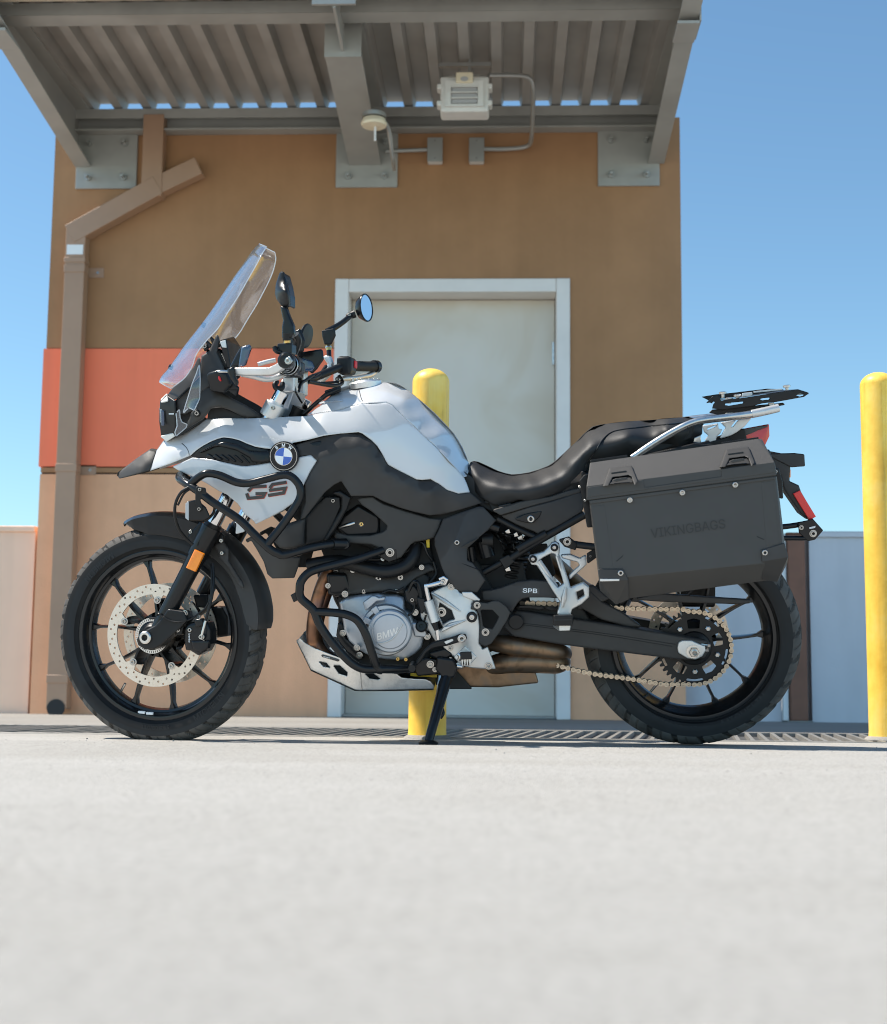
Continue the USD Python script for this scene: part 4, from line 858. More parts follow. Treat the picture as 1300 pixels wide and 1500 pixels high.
da = add('instrument_display', [phull('O', [(672, 195, .10), (715, 184, .10), (790, 162, -.10), (850, 250, -.10), (762, 440, .10), (745, 440, .10), (672, 195, -.02), (790, 162, .0), (850, 250, -.02), (762, 440, -.02)], .004)], 'gloss_black', bike)
add('display_edge', [phull('O', [(672, 200, .106), (714, 188, .106), (722, 250, .106), (690, 245, .106), (672, 200, .098), (714, 188, .098), (722, 250, .098), (690, 245, .098)], .002)], 'fixture_grey', da)
ck = B.P(c('O', 640, 560), .10)[0]
ind = add('indicator_stalk', [phull('O', [(575, 520, .16), (640, 500, .17), (720, 520, .17), (745, 600, .17), (700, 650, .16), (600, 640, .15), (580, 520, .06), (720, 640, .06)], .010), phull('O', [(700, 520, .15), (830, 640, .15), (820, 700, .13), (740, 640, .15), (700, 560, .06)], .006)], 'gloss_black', bike)
add('stalk_lens', [panel(c('O', 650, 518, 668, 535, 682, 572, 665, 576, 648, 550), .183, .004, 1.2, rnd=.8)], 'red_plastic', ind)
add('stalk_stay', [ptube('O', [(625, 488, .17), (670, 482, .175), (735, 484, .17)], .005)], 'brushed_steel', ind)
# clear wind deflectors
def sheet3(k, a, w, mt, name, th=.003, edge=True):
    m = panel(c(k, *a), w, th, 0, step=5, rnd=.5); o = both(name, m, mt, smooth=50)
    if edge: add('rim_edge', [tube(np.vstack([B.P(ring(soft(c(k, *a), .5).exterior, 2), (w if not callable(w) else w(ring(soft(c(k, *a), .5).exterior, 2))))]*1), .0014, 6, 0, cap=False)], 'clear_edge', o)
    return o
f_d = field(ctl('O', (470, 405, .155), (310, 880, .150), (472, 740, .172), (420, 850, .175), (400, 650, .166)))
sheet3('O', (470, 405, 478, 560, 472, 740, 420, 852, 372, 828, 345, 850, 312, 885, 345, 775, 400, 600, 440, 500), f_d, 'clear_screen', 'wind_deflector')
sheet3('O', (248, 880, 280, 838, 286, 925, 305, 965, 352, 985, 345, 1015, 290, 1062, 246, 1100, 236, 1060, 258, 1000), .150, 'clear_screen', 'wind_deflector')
# windscreen: a bowed clear shell
near = c('B', 130, 992, 165, 965, 215, 925, 262, 855, 290, 775, 350, 692, 425, 612, 500, 492, 560, 400, 622, 292, 680, 190, 715, 125, 738, 92)
cent = c('B', 64, 945, 82, 912, 115, 875, 170, 800, 222, 728, 290, 640, 362, 545, 430, 450, 500, 345, 555, 265, 615, 180, 655, 120, 692, 76)
tt = np.linspace(0, 1, len(near)); T_ = np.linspace(0, 1, 60)
from scipy.interpolate import PchipInterpolator as PC
nr, ce = PC(tt, near)(T_), PC(tt, cent)(T_)
wn = PC([0, .1, .3, .5, .75, .9, 1], [.10, .135, .15, .155, .145, .115, .07])(T_)
pn, pc_ = B.P(nr, wn), B.P(ce, 0)
rows = []
for t in np.linspace(-1, 1, 25):
    q = pc_ + (pn*[1, -1 if t > 0 else 1, 1] - pc_*[1, 0, 1])*0
    k = abs(t); f2 = k**2*.85+.15*k**4
    p = pc_.copy(); p[:, 0] += (pn[:, 0]-pc_[:, 0])*f2; p[:, 2] += (pn[:, 2]-pc_[:, 2])*f2; p[:, 1] = pn[:, 1]*t
    rows.append(p)
V = np.stack(rows); nt, nv = V.shape[:2]
dx_ = np.array([.0026, 0, -.0012]); Vb = V + dx_; i, j = np.meshgrid(np.arange(nt-1), np.arange(nv-1), indexing='ij'); a = (i*nv+j).ravel(); b = a+nv
F1 = np.vstack([np.c_[a, b, b+1], np.c_[a, b+1, a+1]])
edge_idx = [*(np.arange(nv)), *(np.arange(1, nt)*nv+nv-1), *((nt-1)*nv+np.arange(nv-2, -1, -1)), *(np.arange(nt-2, 0, -1)*nv)]
VV = V.reshape(-1, 3); N_ = len(VV)
e = np.array(edge_idx); e2 = np.roll(e, -1)
scr = TM(np.vstack([VV, Vb.reshape(-1, 3)]), np.vstack([F1, F1[:, ::-1]+N_, np.c_[e, e2, e2+N_], np.c_[e, e2+N_, e+N_]]))
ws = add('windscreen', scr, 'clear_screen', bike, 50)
add('screen_edge', tube(np.vstack([VV[e], VV[e[:1]]])+dx_/2, .0016, 6, 0, cap=False), 'clear_edge', ws)
for y, x in ((588, 338), (857, 131)): add('screen_screw', [oriented(bolt_shape(.008, .005), B.P(c('B', x, y), .045)[0]+[0, 0, 0], (-.8, -.55, .3))], 'gloss_black', ws)

# ---- seat and tail
s_top = J_(c('H', 362, 245, 368, 200, 385, 165, 410, 152, 440, 158, 500, 185, 560, 214, 610, 230, 650, 238, 700, 235, 760, 225, 820, 208, 880, 184, 925, 155, 960, 122, 1030, 60, 1085, 5), c('I', 75, 290, 110, 250, 155, 211, 200, 200, 330, 186, 450, 178, 550, 170, 610, 164, 650, 173, 682, 200))
s_bot = J_(c('I', 680, 245, 640, 292, 520, 330, 400, 352, 330, 366, 250, 374, 150, 388), c('H', 1060, 290, 1000, 346, 960, 362, 880, 388, 800, 417, 770, 422, 740, 412, 705, 400, 680, 404, 640, 425, 600, 434, 565, 437, 530, 432, 480, 400, 440, 372, 400, 325, 372, 285))
f_seat = field(np.c_[s_top[::2], np.where(np.arange(len(s_top[::2])) < 2, .03, -.006)], ctl('H', (400, 240, .088), (450, 300, .11), (560, 330, .145), (560, 270, .108), (565, 432, .128), (640, 330, .155), (650, 280, .108), (640, 420, .135), (760, 320, .158), (760, 265, .105), (760, 418, .142), (880, 290, .156), (880, 225, .098), (880, 385, .142), (1000, 200, .15), (985, 140, .088), (1000, 340, .135), (400, 325, .085)),
    ctl('I', (100, 330, .145), (120, 270, .08), (150, 386, .125), (200, 290, .145), (200, 235, .085), (330, 240, .14), (330, 205, .072), (330, 355, .11), (500, 210, .125), (500, 300, .10), (640, 200, .075), (680, 225, .035), (650, 270, .06)))
m = panel(J_(s_top, s_bot), f_seat, .01, 2.5, step=5, rnd=2)
seat = add('seat', [m, mir(m)], 'seat_vinyl', bike, 60)
pipe_px = sm(c('I', 120, 400, 170, 330, 205, 275, 245, 240, 300, 225, 400, 212, 520, 200, 640, 186), 6)
for s in (1, -1):
    mm = tube(B.P(pipe_px, f_seat(pipe_px)+.0015), .0022, 6, 0); add('seat_piping', mm if s > 0 else mir(mm), 'gloss_black', seat)
add('seat_base', [phull('X', [(x, y, w) for x, y in ((712, 735), (760, 738), (850, 690), (900, 672), (1015, 625), (1010, 640), (880, 690), (770, 742)) for w in (-.10, .10)], .006)], 'dark_void', bike)

# ---- engine
eng = xform('engine', bike)
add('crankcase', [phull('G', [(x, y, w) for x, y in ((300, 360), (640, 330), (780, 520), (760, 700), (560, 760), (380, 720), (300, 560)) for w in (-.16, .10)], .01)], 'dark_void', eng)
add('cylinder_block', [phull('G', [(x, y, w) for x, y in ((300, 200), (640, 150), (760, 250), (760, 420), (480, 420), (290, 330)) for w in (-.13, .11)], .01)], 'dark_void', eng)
add('side_cover', [panel(c('G', 285, 378, 330, 352, 372, 344, 430, 335, 500, 330, 548, 338, 600, 338, 640, 352, 642, 420, 672, 436, 690, 480, 740, 500, 752, 560, 735, 625, 700, 660, 650, 690, 600, 694, 540, 690, 480, 680, 430, 660, 385, 632, 340, 590, 312, 530, 300, 450), field(ctl('G', (285, 378, .145), (500, 330, .150), (640, 352, .150), (642, 440, .165), (740, 560, .158), (600, 694, .160), (385, 632, .155), (310, 500, .150), (520, 520, .180))), .04, 4, step=7, rnd=2)], 'engine_silver', eng)
G0 = c('G', 566, 530)[0]; g0 = B.P([G0], .175)[0]
add('cover_collar', [moved(oriented(revolve([(.073, -.02), (.073, .004), (.070, .009), (.060, .010)], n=60), [0, 0, 0], (0, -1, 0)), g0 + [-.012, 0, 0])], 'engine_silver', eng)
add('alternator_cover', [moved(revolve([(.062, -.01), (.062, .020), (.0605, .026), (.057, .029), (.050, .0295), (.0485, .0320), (.046, .0335), (.02, .0345), (0, .0347)], n=64), g0)], 'engine_silver', eng)
for k in range(3):
    a = 2.2+k*.55; add('cover_rib', [rhull([g0+[r*math.cos(a+d), -h, r*math.sin(a+d)] for r in (.061, .078) for d in (-.09, .09) for h in (-.005, .012)], .003)], 'engine_silver', eng)
add('cover_notch', [panel(c('G', 415, 380, 470, 340, 500, 352, 545, 348, 530, 372, 490, 375, 430, 430), .186, .012, 2)], 'engine_silver', eng)
add('cover_lettering', ptext(B, 'BMW', c('G', 490, 588)[0], (1, -.30), 9.5, .2094, .0012, True, .25), 'cast_silver', eng, False)
add('cover_swoosh', [tube(B.P(sm(c('G', 492, 604, 540, 596, 580, 574, 610, 535, 634, 494), 4), .2102), [.001, .0022, .0022, .0010], 8, 0)], 'cast_silver', eng)
add('cylinder_head_cover', [panel(c('G', 205, 262, 250, 225, 300, 188, 330, 182, 400, 206, 470, 226, 540, 232, 600, 226, 660, 205, 720, 182, 775, 168, 800, 180, 815, 208, 780, 215, 742, 232, 700, 252, 655, 295, 640, 335, 560, 322, 500, 322, 430, 330, 370, 338, 330, 340, 310, 312, 240, 300), field(ctl('G', (205, 262, .10), (330, 182, .12), (540, 232, .135), (775, 168, .12), (640, 335, .145), (430, 330, .145), (500, 275, .148), (240, 300, .11))), .03, 4, step=7)], 'grey_plastic', eng)
for x, y in ((700, 435), (766, 566), (305, 548), (382, 628), (318, 335), (396, 668)): add('cover_bolt', [pbolt('G', x, y, .168, .008, None, .006, .011)], 'bolt_steel', eng)
for x, y in ((606, 688), (650, 690)): add('drain_bolt', [pbolt('G', x, y, .162, .006, None, .006)], 'gold_brass', eng)
add('starter_cover', [panel(c('G', 640, 318, 690, 280, 735, 330, 735, 380, 690, 412, 648, 370), .165, .02, 3)], 'gloss_black', eng)
add('cover_bolt', [pbolt('G', 684, 366, .168, .0065)], 'bolt_steel', eng)
add('oil_filler', [oriented(revolve([(.017, -.02), (.017, .012), (.013, .016), (.006, .016), (.005, .010), (0, .010)], n=20), B.P(c('G', 735, 512), .17)[0], (0, -1, .25))], 'gloss_black', eng)
add('oil_elbow', [phull('G', [(x, y, w) for x, y in ((690, 500), (760, 500), (752, 560), (705, 556)) for w in (.13, .165)], .006)], 'engine_silver', eng)
add('lower_bracket', [panel(c('G', 280, 490, 300, 485, 315, 520, 320, 570, 400, 640, 420, 690, 390, 700, 330, 650, 290, 600, 270, 560), .145, .03, 3)], 'gloss_black', eng)
add('thermostat', [phull('G', [(x, y, w) for x, y in ((240, 240), (310, 240), (330, 300), (290, 330), (245, 320)) for w in (.06, .12)], .012), phull('G', [(x, y, w) for x, y in ((262, 195), (300, 200), (300, 240), (265, 240)) for w in (.07, .10)], .006)], 'gloss_black', eng)
add('hose_clamp', [ptube('G', [(265, 205, .105), (285, 210, .112), (300, 205, .105)], .003), ptube('G', [(320, 262, .125), (322, 285, .128), (320, 310, .125)], .003)], 'brushed_steel', eng)
add('coolant_hose', [ptube('G', [(120, 180, .13), (200, 165, .14), (300, 160, .145), (420, 190, .145), (520, 212, .146), (590, 205, .146), (650, 180, .14), (690, 130, .13), (700, 60, .11)], .0195, None, 16)], 'satin_black', eng)
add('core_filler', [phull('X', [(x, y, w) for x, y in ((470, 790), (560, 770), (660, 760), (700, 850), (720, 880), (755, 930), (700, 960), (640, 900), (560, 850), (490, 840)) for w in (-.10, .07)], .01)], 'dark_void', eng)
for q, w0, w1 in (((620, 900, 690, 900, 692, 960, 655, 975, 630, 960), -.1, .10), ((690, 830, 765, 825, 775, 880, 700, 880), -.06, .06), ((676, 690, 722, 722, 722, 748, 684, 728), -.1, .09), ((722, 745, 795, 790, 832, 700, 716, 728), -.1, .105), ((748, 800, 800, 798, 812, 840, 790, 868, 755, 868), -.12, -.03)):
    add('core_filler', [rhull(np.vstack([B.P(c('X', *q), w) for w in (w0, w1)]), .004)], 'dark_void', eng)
add('silencer_pipe', [tube(B.P(c('X', 775, 800, 810, 825, 850, 862, 880, 880), [-.05, -.10, -.15, -.17]), [.022, .026, .03, .034], 18)], 'exhaust_steel', eng)
add('intake_block', [phull('G', [(x, y, w) for x, y in ((600, 60), (760, 40), (800, 240), (680, 260), (640, 150)) for w in (-.1, .09)], .01)], 'dark_void', eng)
add('wiring', [ptube('G', [(700, 40, .12), (745, 60, .13), (765, 110, .13), (795, 155, .12)], .004)], 'gloss_black', eng); add('wiring', [ptube('G', [(660, 330, .16), (690, 270, .17), (715, 275, .172), (722, 320, .172), (735, 370, .17), (745, 420, .168)], .005)], 'gloss_black', eng)
add('yellow_clip', [phull('G', [(762, 36, .125), (775, 36, .125), (776, 78, .125), (764, 80, .125), (762, 36, .115), (776, 78, .115)], .002)], 'yellow_plastic', eng)
for k_ in range(5): add('cylinder_fin', [phull('G', [(545+k_*3, 245+k_*17, .128), (645, 232+k_*17, .128), (645, 238+k_*17, .128), (545+k_*3, 252+k_*17, .128), (545, 245+k_*17, .11), (645, 232+k_*17, .11)], .001)], 'satin_black', eng)
for k_, (x, y) in enumerate(((225, 290), (420, 318), (500, 250), (620, 245), (735, 190), (360, 205))): add('head_bolt', [pbolt('G', x, y, .135+.004*(k_ % 3), .006, None, .005, .009)], 'bolt_steel', eng)
for q, r in (([(700, 380, .17), (690, 430, .172), (655, 460, .172), (640, 520, .175)], .0032), ([(640, 300, .15), (600, 320, .155), (560, 315, .155), (520, 330, .158)], .0035), ([(745, 400, .17), (760, 440, .172), (748, 500, .172), (770, 560, .17)], .003), ([(800, 160, .13), (815, 220, .135), (790, 260, .14), (760, 300, .15)], .0045), ([(330, 180, .13), (420, 150, .14), (520, 145, .14), (600, 110, .13)], .004), ([(560, 100, .12), (640, 110, .13), (690, 70, .13), (720, 20, .12)], .0035)):
    add('engine_lead', [ptube('G', q, r)], 'satin_black', eng)
for x, y in ((655, 462), (600, 318), (757, 440), (522, 146)): add('cable_tie', [oriented(revolve([(.0055, -.002), (.0062, 0), (.0055, .002)], n=12), B.P(c('G', x, y), .172 if x > 600 else .15)[0], (.6, -.3, .7))], 'fixture_grey', eng)
# ---- exhaust
exh = xform('exhaust', bike)
for s, w, dx_ in ((0, .075, 0), (1, .02, 42)):
    add('header_pipe', [ptube('G', [(245+dx_, 180, w), (215+dx_*.9, 240, w+.01), (180+dx_*.8, 330, w+.015), (155+dx_*.6, 430, w+.015), (143+dx_*.4, 540, w+.015), (155+dx_*.3, 610, w+.01), (220, 680, w), (330, 740, w-.02)], .0195, None, 18)], 'copper_pipe', exh)
add('catalyst_box', [phull('X', [(x, y, w) for x, y in ((656, 985), (700, 972), (782, 985), (786, 998), (730, 1004), (660, 1003)) for w in (-.08, .075)], .006)], 'exhaust_steel', exh)
add('collector_pipe', [tube(B.P([(700, 985), (735, 972), (780, 970), (815, 972), (826, 970)], [.03, .07, .075, .065, .02]), [.026, .031, .032, .030, .022], 22)], 'exhaust_steel', exh)
add('link_pipe', [tube(B.P([(712, 940), (745, 945), (785, 950), (815, 955), (828, 958)], [.06, .085, .085, .07, .01]), [.022, .028, .030, .028, .022], 22)], 'exhaust_steel', exh)
add('under_plate', [phull('X', [(x, y, w) for x, y in ((640, 990), (668, 983), (690, 1008), (660, 1008), (640, 1002)) for w in (-.05, .09)], .003)], 'dark_void', exh)
# ---- skid plate
sk = xform('skid_plate', bike)
f_sk = field(ctl('G', (55, 585, .075), (60, 605, .075), (200, 650, .135), (130, 745, .10), (290, 700, .150), (400, 745, .158), (375, 858, .140), (400, 850, .142), (600, 775, .165), (795, 820, .160), (800, 850, .155), (250, 800, .125)))
slots = [c('G', 172, 700, 218, 711, 240, 738, 200, 730), c('G', 254, 724, 290, 724, 332, 762, 330, 782, 284, 768), c('G', 425, 768, 470, 766, 512, 796, 500, 802, 450, 795)]
mm = panel(c('G', 52, 588, 72, 574, 100, 600, 150, 628, 200, 648, 280, 678, 330, 704, 400, 744, 470, 762, 540, 764, 600, 770, 625, 790, 700, 797, 760, 800, 785, 812, 802, 835, 800, 851, 600, 856, 400, 860, 372, 856, 250, 800, 132, 746, 90, 660), f_sk, .005, 1.2, step=6, holes=slots, rnd=.8)
add('left_plate', mm, 'aluminium', sk, 25); add('right_plate', mir(mm), 'aluminium', sk, 25)
bot = J_(c('G', 55, 590, 90, 660, 132, 746, 250, 800, 372, 856, 600, 856, 800, 851)); add('bottom_plate', bridge(bot, f_sk(bot)-.002, 0, .004), 'aluminium', sk, 20)
add('slot_backing', [phull('G', [(x, y, w) for x, y in ((190, 690), (330, 730), (520, 790), (430, 800), (250, 765)) for w in (.02, .11)], .003)], 'dark_void', sk)
add('name_plate', [panel(c('G', 192, 664, 280, 690, 288, 698, 280, 703, 196, 679, 188, 671), lambda q: f_sk(q)+.004, .003, .8, rnd=.8)], 'decal_black', sk)
add('plate_lettering', ptext(B, 'touratech', c('G', 200, 677)[0], (1, .29), 1.6, lambda q: f_sk(q)+.0045, .0005, True), 'white_mark', sk, False)
add('plate_crease', [tube(B.P(c('G', 400, 745, 405, 800, 410, 858), f_sk(c('G', 400, 745, 405, 800, 410, 858))+.0008), .0016, 6, 0)], 'brushed_steel', sk)
# ---- crash bars
cb = xform('crash_bar', bike)
def btube(segs, r): return tube(B.P(np.vstack([c(k, x, y) for k, x, y, w in segs]), [w for *_, w in segs]), r, 16, 7)
ub = btube([('D', 560, 632, .02), ('D', 500, 590, .09), ('D', 492, 612, .14), ('D', 530, 640, .185), ('D', 600, 684, .215), ('D', 700, 760, .232), ('D', 800, 824, .240), ('D', 880, 880, .245), ('D', 960, 960, .248), ('D', 1050, 1046, .248), ('D', 1090, 1076, .247), ('E', 330, 824, .246), ('E', 365, 838, .244), ('E', 420, 826, .240), ('E', 560, 788, .215), ('E', 680, 768, .19), ('E', 760, 764, .165)], .0118)
lp = btube([('D', 560, 648, .200), ('D', 600, 612, .206), ('D', 650, 582, .212), ('D', 700, 580, .215), ('D', 760, 596, .218), ('D', 850, 634, .222), ('D', 930, 640, .225), ('D', 1040, 614, .228), ('D', 1150, 588, .230), ('D', 1205, 602, .232), ('D', 1250, 655, .234), ('D', 1258, 720, .236), ('D', 1225, 790, .239), ('D', 1150, 900, .243), ('D', 1070, 1000, .247), ('D', 1045, 1030, .248)], .0112)
lo = btube([('E', 1000, 806, .150), ('E', 940, 828, .165), ('E', 850, 858, .180), ('E', 720, 892, .200), ('E', 600, 922, .215), ('E', 530, 950, .224), ('E', 485, 1000, .230), ('E', 474, 1050, .232), ('E', 482, 1110, .233), ('G', 145, 420, .233), ('G', 175, 490, .233), ('G', 215, 555, .232), ('G', 270, 625, .230), ('G', 325, 685, .227), ('G', 370, 722, .223), ('G', 420, 742, .218), ('G', 500, 744, .210), ('G', 600, 743, .19), ('G', 690, 741, .165)], .0122)
br = btube([('G', 148, 432, .233), ('G', 220, 434, .236), ('G', 290, 440, .24), ('G', 340, 452, .243), ('G', 385, 478, .244), ('G', 420, 530, .242), ('G', 445, 590, .236), ('G', 470, 670, .226), ('G', 495, 742, .212)], .0118)
for nm, t in (('upper_bar', ub), ('upper_loop', lp), ('lower_bar', lo), ('lower_brace', br)): add(nm, t, 'gloss_black', cb, 60); add(nm, mir(t), 'gloss_black', cb, 60)
add('bar_clamp', [ptube('E', [(680, 768, .19), (765, 764, .165)], .0165, None, 14), panel(Point(*c('E', 762, 772)[0]).buffer(7), .180, .02, 2)], 'gloss_black', cb)
add('bar_foot', [phull('E', [(x, y, w) for x, y in ((985, 800), (1040, 780), (1085, 800), (1080, 860), (1040, 872), (985, 840)) for w in (.135, .150)], .004)], 'gloss_black', cb)
add('foot_bolt', [pbolt('E', 1047, 820, .156, .0105, None, .008, .0145)], 'bolt_steel', cb)
add('bar_tab', [panel(c('E', 415, 1090, 455, 1068, 470, 1120, 435, 1138), .232, .005, .8, rnd=.5)], 'gloss_black', cb)
add('tube_joint', [ptube('G', [(480, 720, .213), (500, 742, .21), (520, 744, .208)], .0145)], 'gloss_black', cb)
# ---- auxiliary lamp on the bar
aux = xform('auxiliary_lamp', bike)
add('lamp_body', [phull('D', [(x, y, w) for x, y in ((545, 765), (600, 755), (650, 800), (672, 850), (640, 868), (560, 868), (535, 850)) for w in (.17, .225)], .005)], 'gloss_black', aux)
add('lamp_face', [phull('D', [(x, y, w) for x, y in ((532, 772), (546, 762), (546, 872), (532, 860)) for w in (.165, .230)], .002)], 'lens_diffuser', aux)
add('lamp_bracket', [panel(c('D', 595, 660, 655, 670, 662, 720, 620, 745, 640, 800, 620, 830, 590, 770, 590, 700), .235, .006, 1.2)], 'satin_black', aux)
for x, y in ((620, 680), (616, 804)): add('lamp_bolt', [pbolt('D', x, y, .238, .006)], 'bolt_steel', aux)
add('lamp_cable', [ptube('D', [(560, 660, .21), (500, 700, .21), (465, 770, .20), (462, 850, .19), (485, 930, .17), (530, 990, .15), (575, 1030, .14)], .0045), ptube('D', [(660, 730, .22), (705, 760, .21), (712, 810, .2), (690, 850, .19), (650, 880, .18)], .004), ptube('D', [(575, 668, .21), (520, 705, .21), (480, 780, .20)], .003)], 'satin_black', aux)
# ---- side cover, frame plate, controls
both('side_cover', panel(c('H', 213, 522, 330, 478, 440, 442, 470, 444, 552, 528, 500, 592, 440, 640, 368, 706, 368, 782, 402, 800, 442, 850, 482, 910, 432, 987, 335, 987, 290, 965, 248, 925, 205, 830, 160, 690, 160, 640, 190, 580), field(ctl('H', (213, 522, .150), (440, 442, .135), (552, 528, .135), (368, 706, .165), (300, 670, .172), (442, 850, .175), (482, 910, .172), (432, 987, .166), (335, 987, .165), (160, 650, .158), (290, 800, .178), (280, 560, .158))), .006, 1.8, step=6, rnd=.8, kern='linear'), 'black_plastic')
add('cover_crease', [phull('H', [(290, 722, .172), (380, 672, .168), (440, 640, .160), (365, 706, .163), (300, 724, .165), (290, 722, .166)], .001)], 'black_plastic', bike)
add('cover_step', [phull('H', [(280, 782, .176), (368, 784, .164), (440, 845, .175), (400, 800, .165), (300, 790, .170)], .001)], 'satin_black', bike)
add('screw', [pbolt('H', 302, 670, .174, .0085, None, .004)], 'bolt_steel', bike)
N_ = lambda *q: c('N', *q)
fp = xform('footrest_plate', bike)
f_fp = field(ctl('N', (465, 570, .165), (660, 500, .160), (860, 590, .165), (925, 640, .160), (850, 800, .175), (930, 1000, .172), (1080, 1300, .165), (700, 1190, .168), (520, 1040, .165), (600, 900, .172), (380, 720, .150)))
add('bracket', [panel(N_(462, 572, 540, 535, 618, 500, 645, 478, 675, 478, 698, 505, 740, 572, 800, 590, 858, 592, 930, 640, 905, 660, 850, 680, 880, 730, 905, 760, 922, 820, 930, 900, 926, 1060, 958, 1112, 1004, 1088, 1040, 1180, 1082, 1300, 1000, 1302, 850, 1290, 760, 1272, 690, 1190, 590, 1108, 570, 1060, 530, 1030, 500, 960, 580, 905, 520, 780, 490, 660), f_fp, .018, 1.6, step=5, rnd=1, holes=[N_(548, 668, 660, 740, 690, 828, 640, 840, 580, 874, 528, 770)])], 'cast_silver', fp, 30)
for a in ((470, 575, 600, 655, 745, 752), (560, 940, 650, 880, 790, 838)): add('rib', [tube(B.P(N_(*a), f_fp(N_(*a))+.002), [.0035, .006, .002], 8, 4)], 'cast_silver', fp)
add('rib_face', [phull('N', [(560, 945, .178), (650, 895, .184), (795, 838, .178), (660, 872, .178), (590, 905, .180)], .002)], 'cast_silver', fp)
add('rear_lug', [phull('N', [(770, 575, .172), (850, 575, .172), (925, 640, .17), (900, 648, .17), (780, 600, .172), (850, 590, .15)], .003)], 'cast_silver', fp)
add('front_web', [panel(N_(360, 700, 420, 720, 440, 800, 470, 870, 520, 950, 540, 1030, 510, 1040, 450, 950, 400, 880, 365, 800), .150, .01, 1.6)], 'cast_silver', fp)
add('recess', [phull('N', [(x, y, w) for x, y in ((530, 660), (700, 740), (700, 850), (570, 890), (510, 780)) for w in (.09, .148)], .003)], 'dark_void', fp)
add('recess_bolt', [pbolt('N', 566, 757, .15, .010, None, .008, .016)], 'bolt_steel', fp)
add('pedestal', [panel(N_(680, 1190, 790, 1075, 905, 1185, 820, 1280, 760, 1270), .176, .008, 1.5)], 'cast_silver', fp)
add('footrest', [phull('N', [(750, 1145, .20), (845, 1140, .20), (850, 1200, .20), (752, 1205, .20), (750, 1145, .32), (845, 1140, .32), (850, 1200, .32), (752, 1205, .32)], .002)], 'satin_black', fp)
for k in range(4): add('footrest_tooth', [phull('N', [(756+k*24, 1200, .17), (774+k*24, 1200, .17), (756+k*24, 1262-3*abs(k-2), .17), (774+k*24, 1262-3*abs(k-2), .17), (756+k*24, 1200, .31), (774+k*24, 1200, .31), (765+k*24, 1268, .31)], .001)], 'cast_silver', fp)
add('footrest_pin', [ptube('N', [(730, 1160, .20), (748, 1180, .205), (735, 1215, .2)], .006), ptube('N', [(720, 1275, .19), (770, 1278, .195)], .006)], 'brushed_steel', fp)
for x, y, w, r in ((658, 512, .166, .0085), (905, 693, .178, .008), (985, 950, .178, .009), (650, 1100, .172, .0075), (1015, 1270, .170, .009), (430, 990, .165, .008), (460, 1256, .17, .009), (503, 1306, .17, .006), (650, 1208, .172, .005)):
    add('bolt', [pbolt('N', x, y, w, r, None, .006, r*1.4)], 'bolt_steel', fp)
add('pivot_collar', [pbolt('N', 855, 805, .178, .0175, None, .007)], 'satin_black', fp); add('pivot_bolt', [pbolt('N', 855, 807, .183, .009, None, .005)], 'brushed_steel', fp)
add('heel_guard', [panel(N_(838, 730, 868, 655, 905, 645, 940, 665, 1000, 672, 1050, 652, 1110, 650, 1180, 700, 1225, 762, 1190, 840, 1120, 950, 1040, 1060, 985, 1085, 922, 1062, 935, 900, 925, 800, 905, 740), .178, .007, 1.5, step=5, holes=[N_(938, 738, 1050, 738, 1112, 802, 1085, 860, 1050, 920, 985, 905, 962, 890)])], 'grey_plastic', fp)
add('shift_arm', [ptube('N', [(410, 512, .185), (470, 500, .19), (545, 480, .19), (580, 470, .185)], .0075), phull('N', [(550, 440, .18), (585, 425, .18), (620, 450, .18), (600, 490, .18), (560, 490, .18), (585, 430, .16)], .004)], 'chrome', fp)
add('shift_arm_bolt', [pbolt('N', 578, 470, .192, .0085, None, .006)], 'brushed_steel', fp)
add('quickshifter', [ptube('N', [(440, 650, .192), (505, 850, .192)], .0135, None, 18, 0)], 'cast_silver', fp)
add('shift_rod', [ptube('N', [(418, 520, .192), (432, 590, .192), (445, 650, .192)], .0065)], 'chrome', fp); add('shift_rod', [ptube('N', [(500, 850, .192), (518, 910, .192), (535, 1020, .192)], .0055), ], 'chrome', fp)
add('rod_boot', [ptube('N', [(490, 840, .192), (505, 890, .192), (520, 930, .192)], [.010, .008, .0065], None, 12, 3)], 'satin_black', fp)
add('sensor_lead', [ptube('N', [(300, 480, .17), (345, 480, .18), (365, 560, .185), (375, 640, .188), (400, 720, .19), (425, 770, .192)], .0042)], 'satin_black', fp)
add('sensor_plug', [phull('N', [(345, 630, .19), (395, 640, .19), (400, 720, .19), (380, 760, .19), (350, 690, .18)], .004)], 'satin_black', fp)
add('gear_lever', [panel(N_(300, 1255, 330, 1215, 400, 1120, 470, 1052, 520, 1035, 590, 1015, 700, 985, 745, 965, 800, 970, 810, 1010, 780, 1040, 720, 1050, 620, 1080, 540, 1090, 470, 1110, 420, 1150, 370, 1230, 330, 1270), .200, .010, 1.8, step=5, holes=[N_(590, 1040, 670, 1012, 680, 1030, 610, 1064)])], 'satin_black', fp)
add('lever_bolt', [pbolt('N', 760, 1012, .204, .0115, None, .005, .014)], 'brushed_steel', fp)
add('lever_toe', [tube(B.P(N_(295, 1262), .20)[[0, 0]] + [[0, .01, 0], [0, -.055, 0]], .010, 14, 0)], 'satin_black', fp)
add('lever_slot_edge', [phull('N', [(590, 1042, .196), (670, 1014, .196), (680, 1030, .196), (610, 1064, .196)], .001)], 'cast_silver', fp)
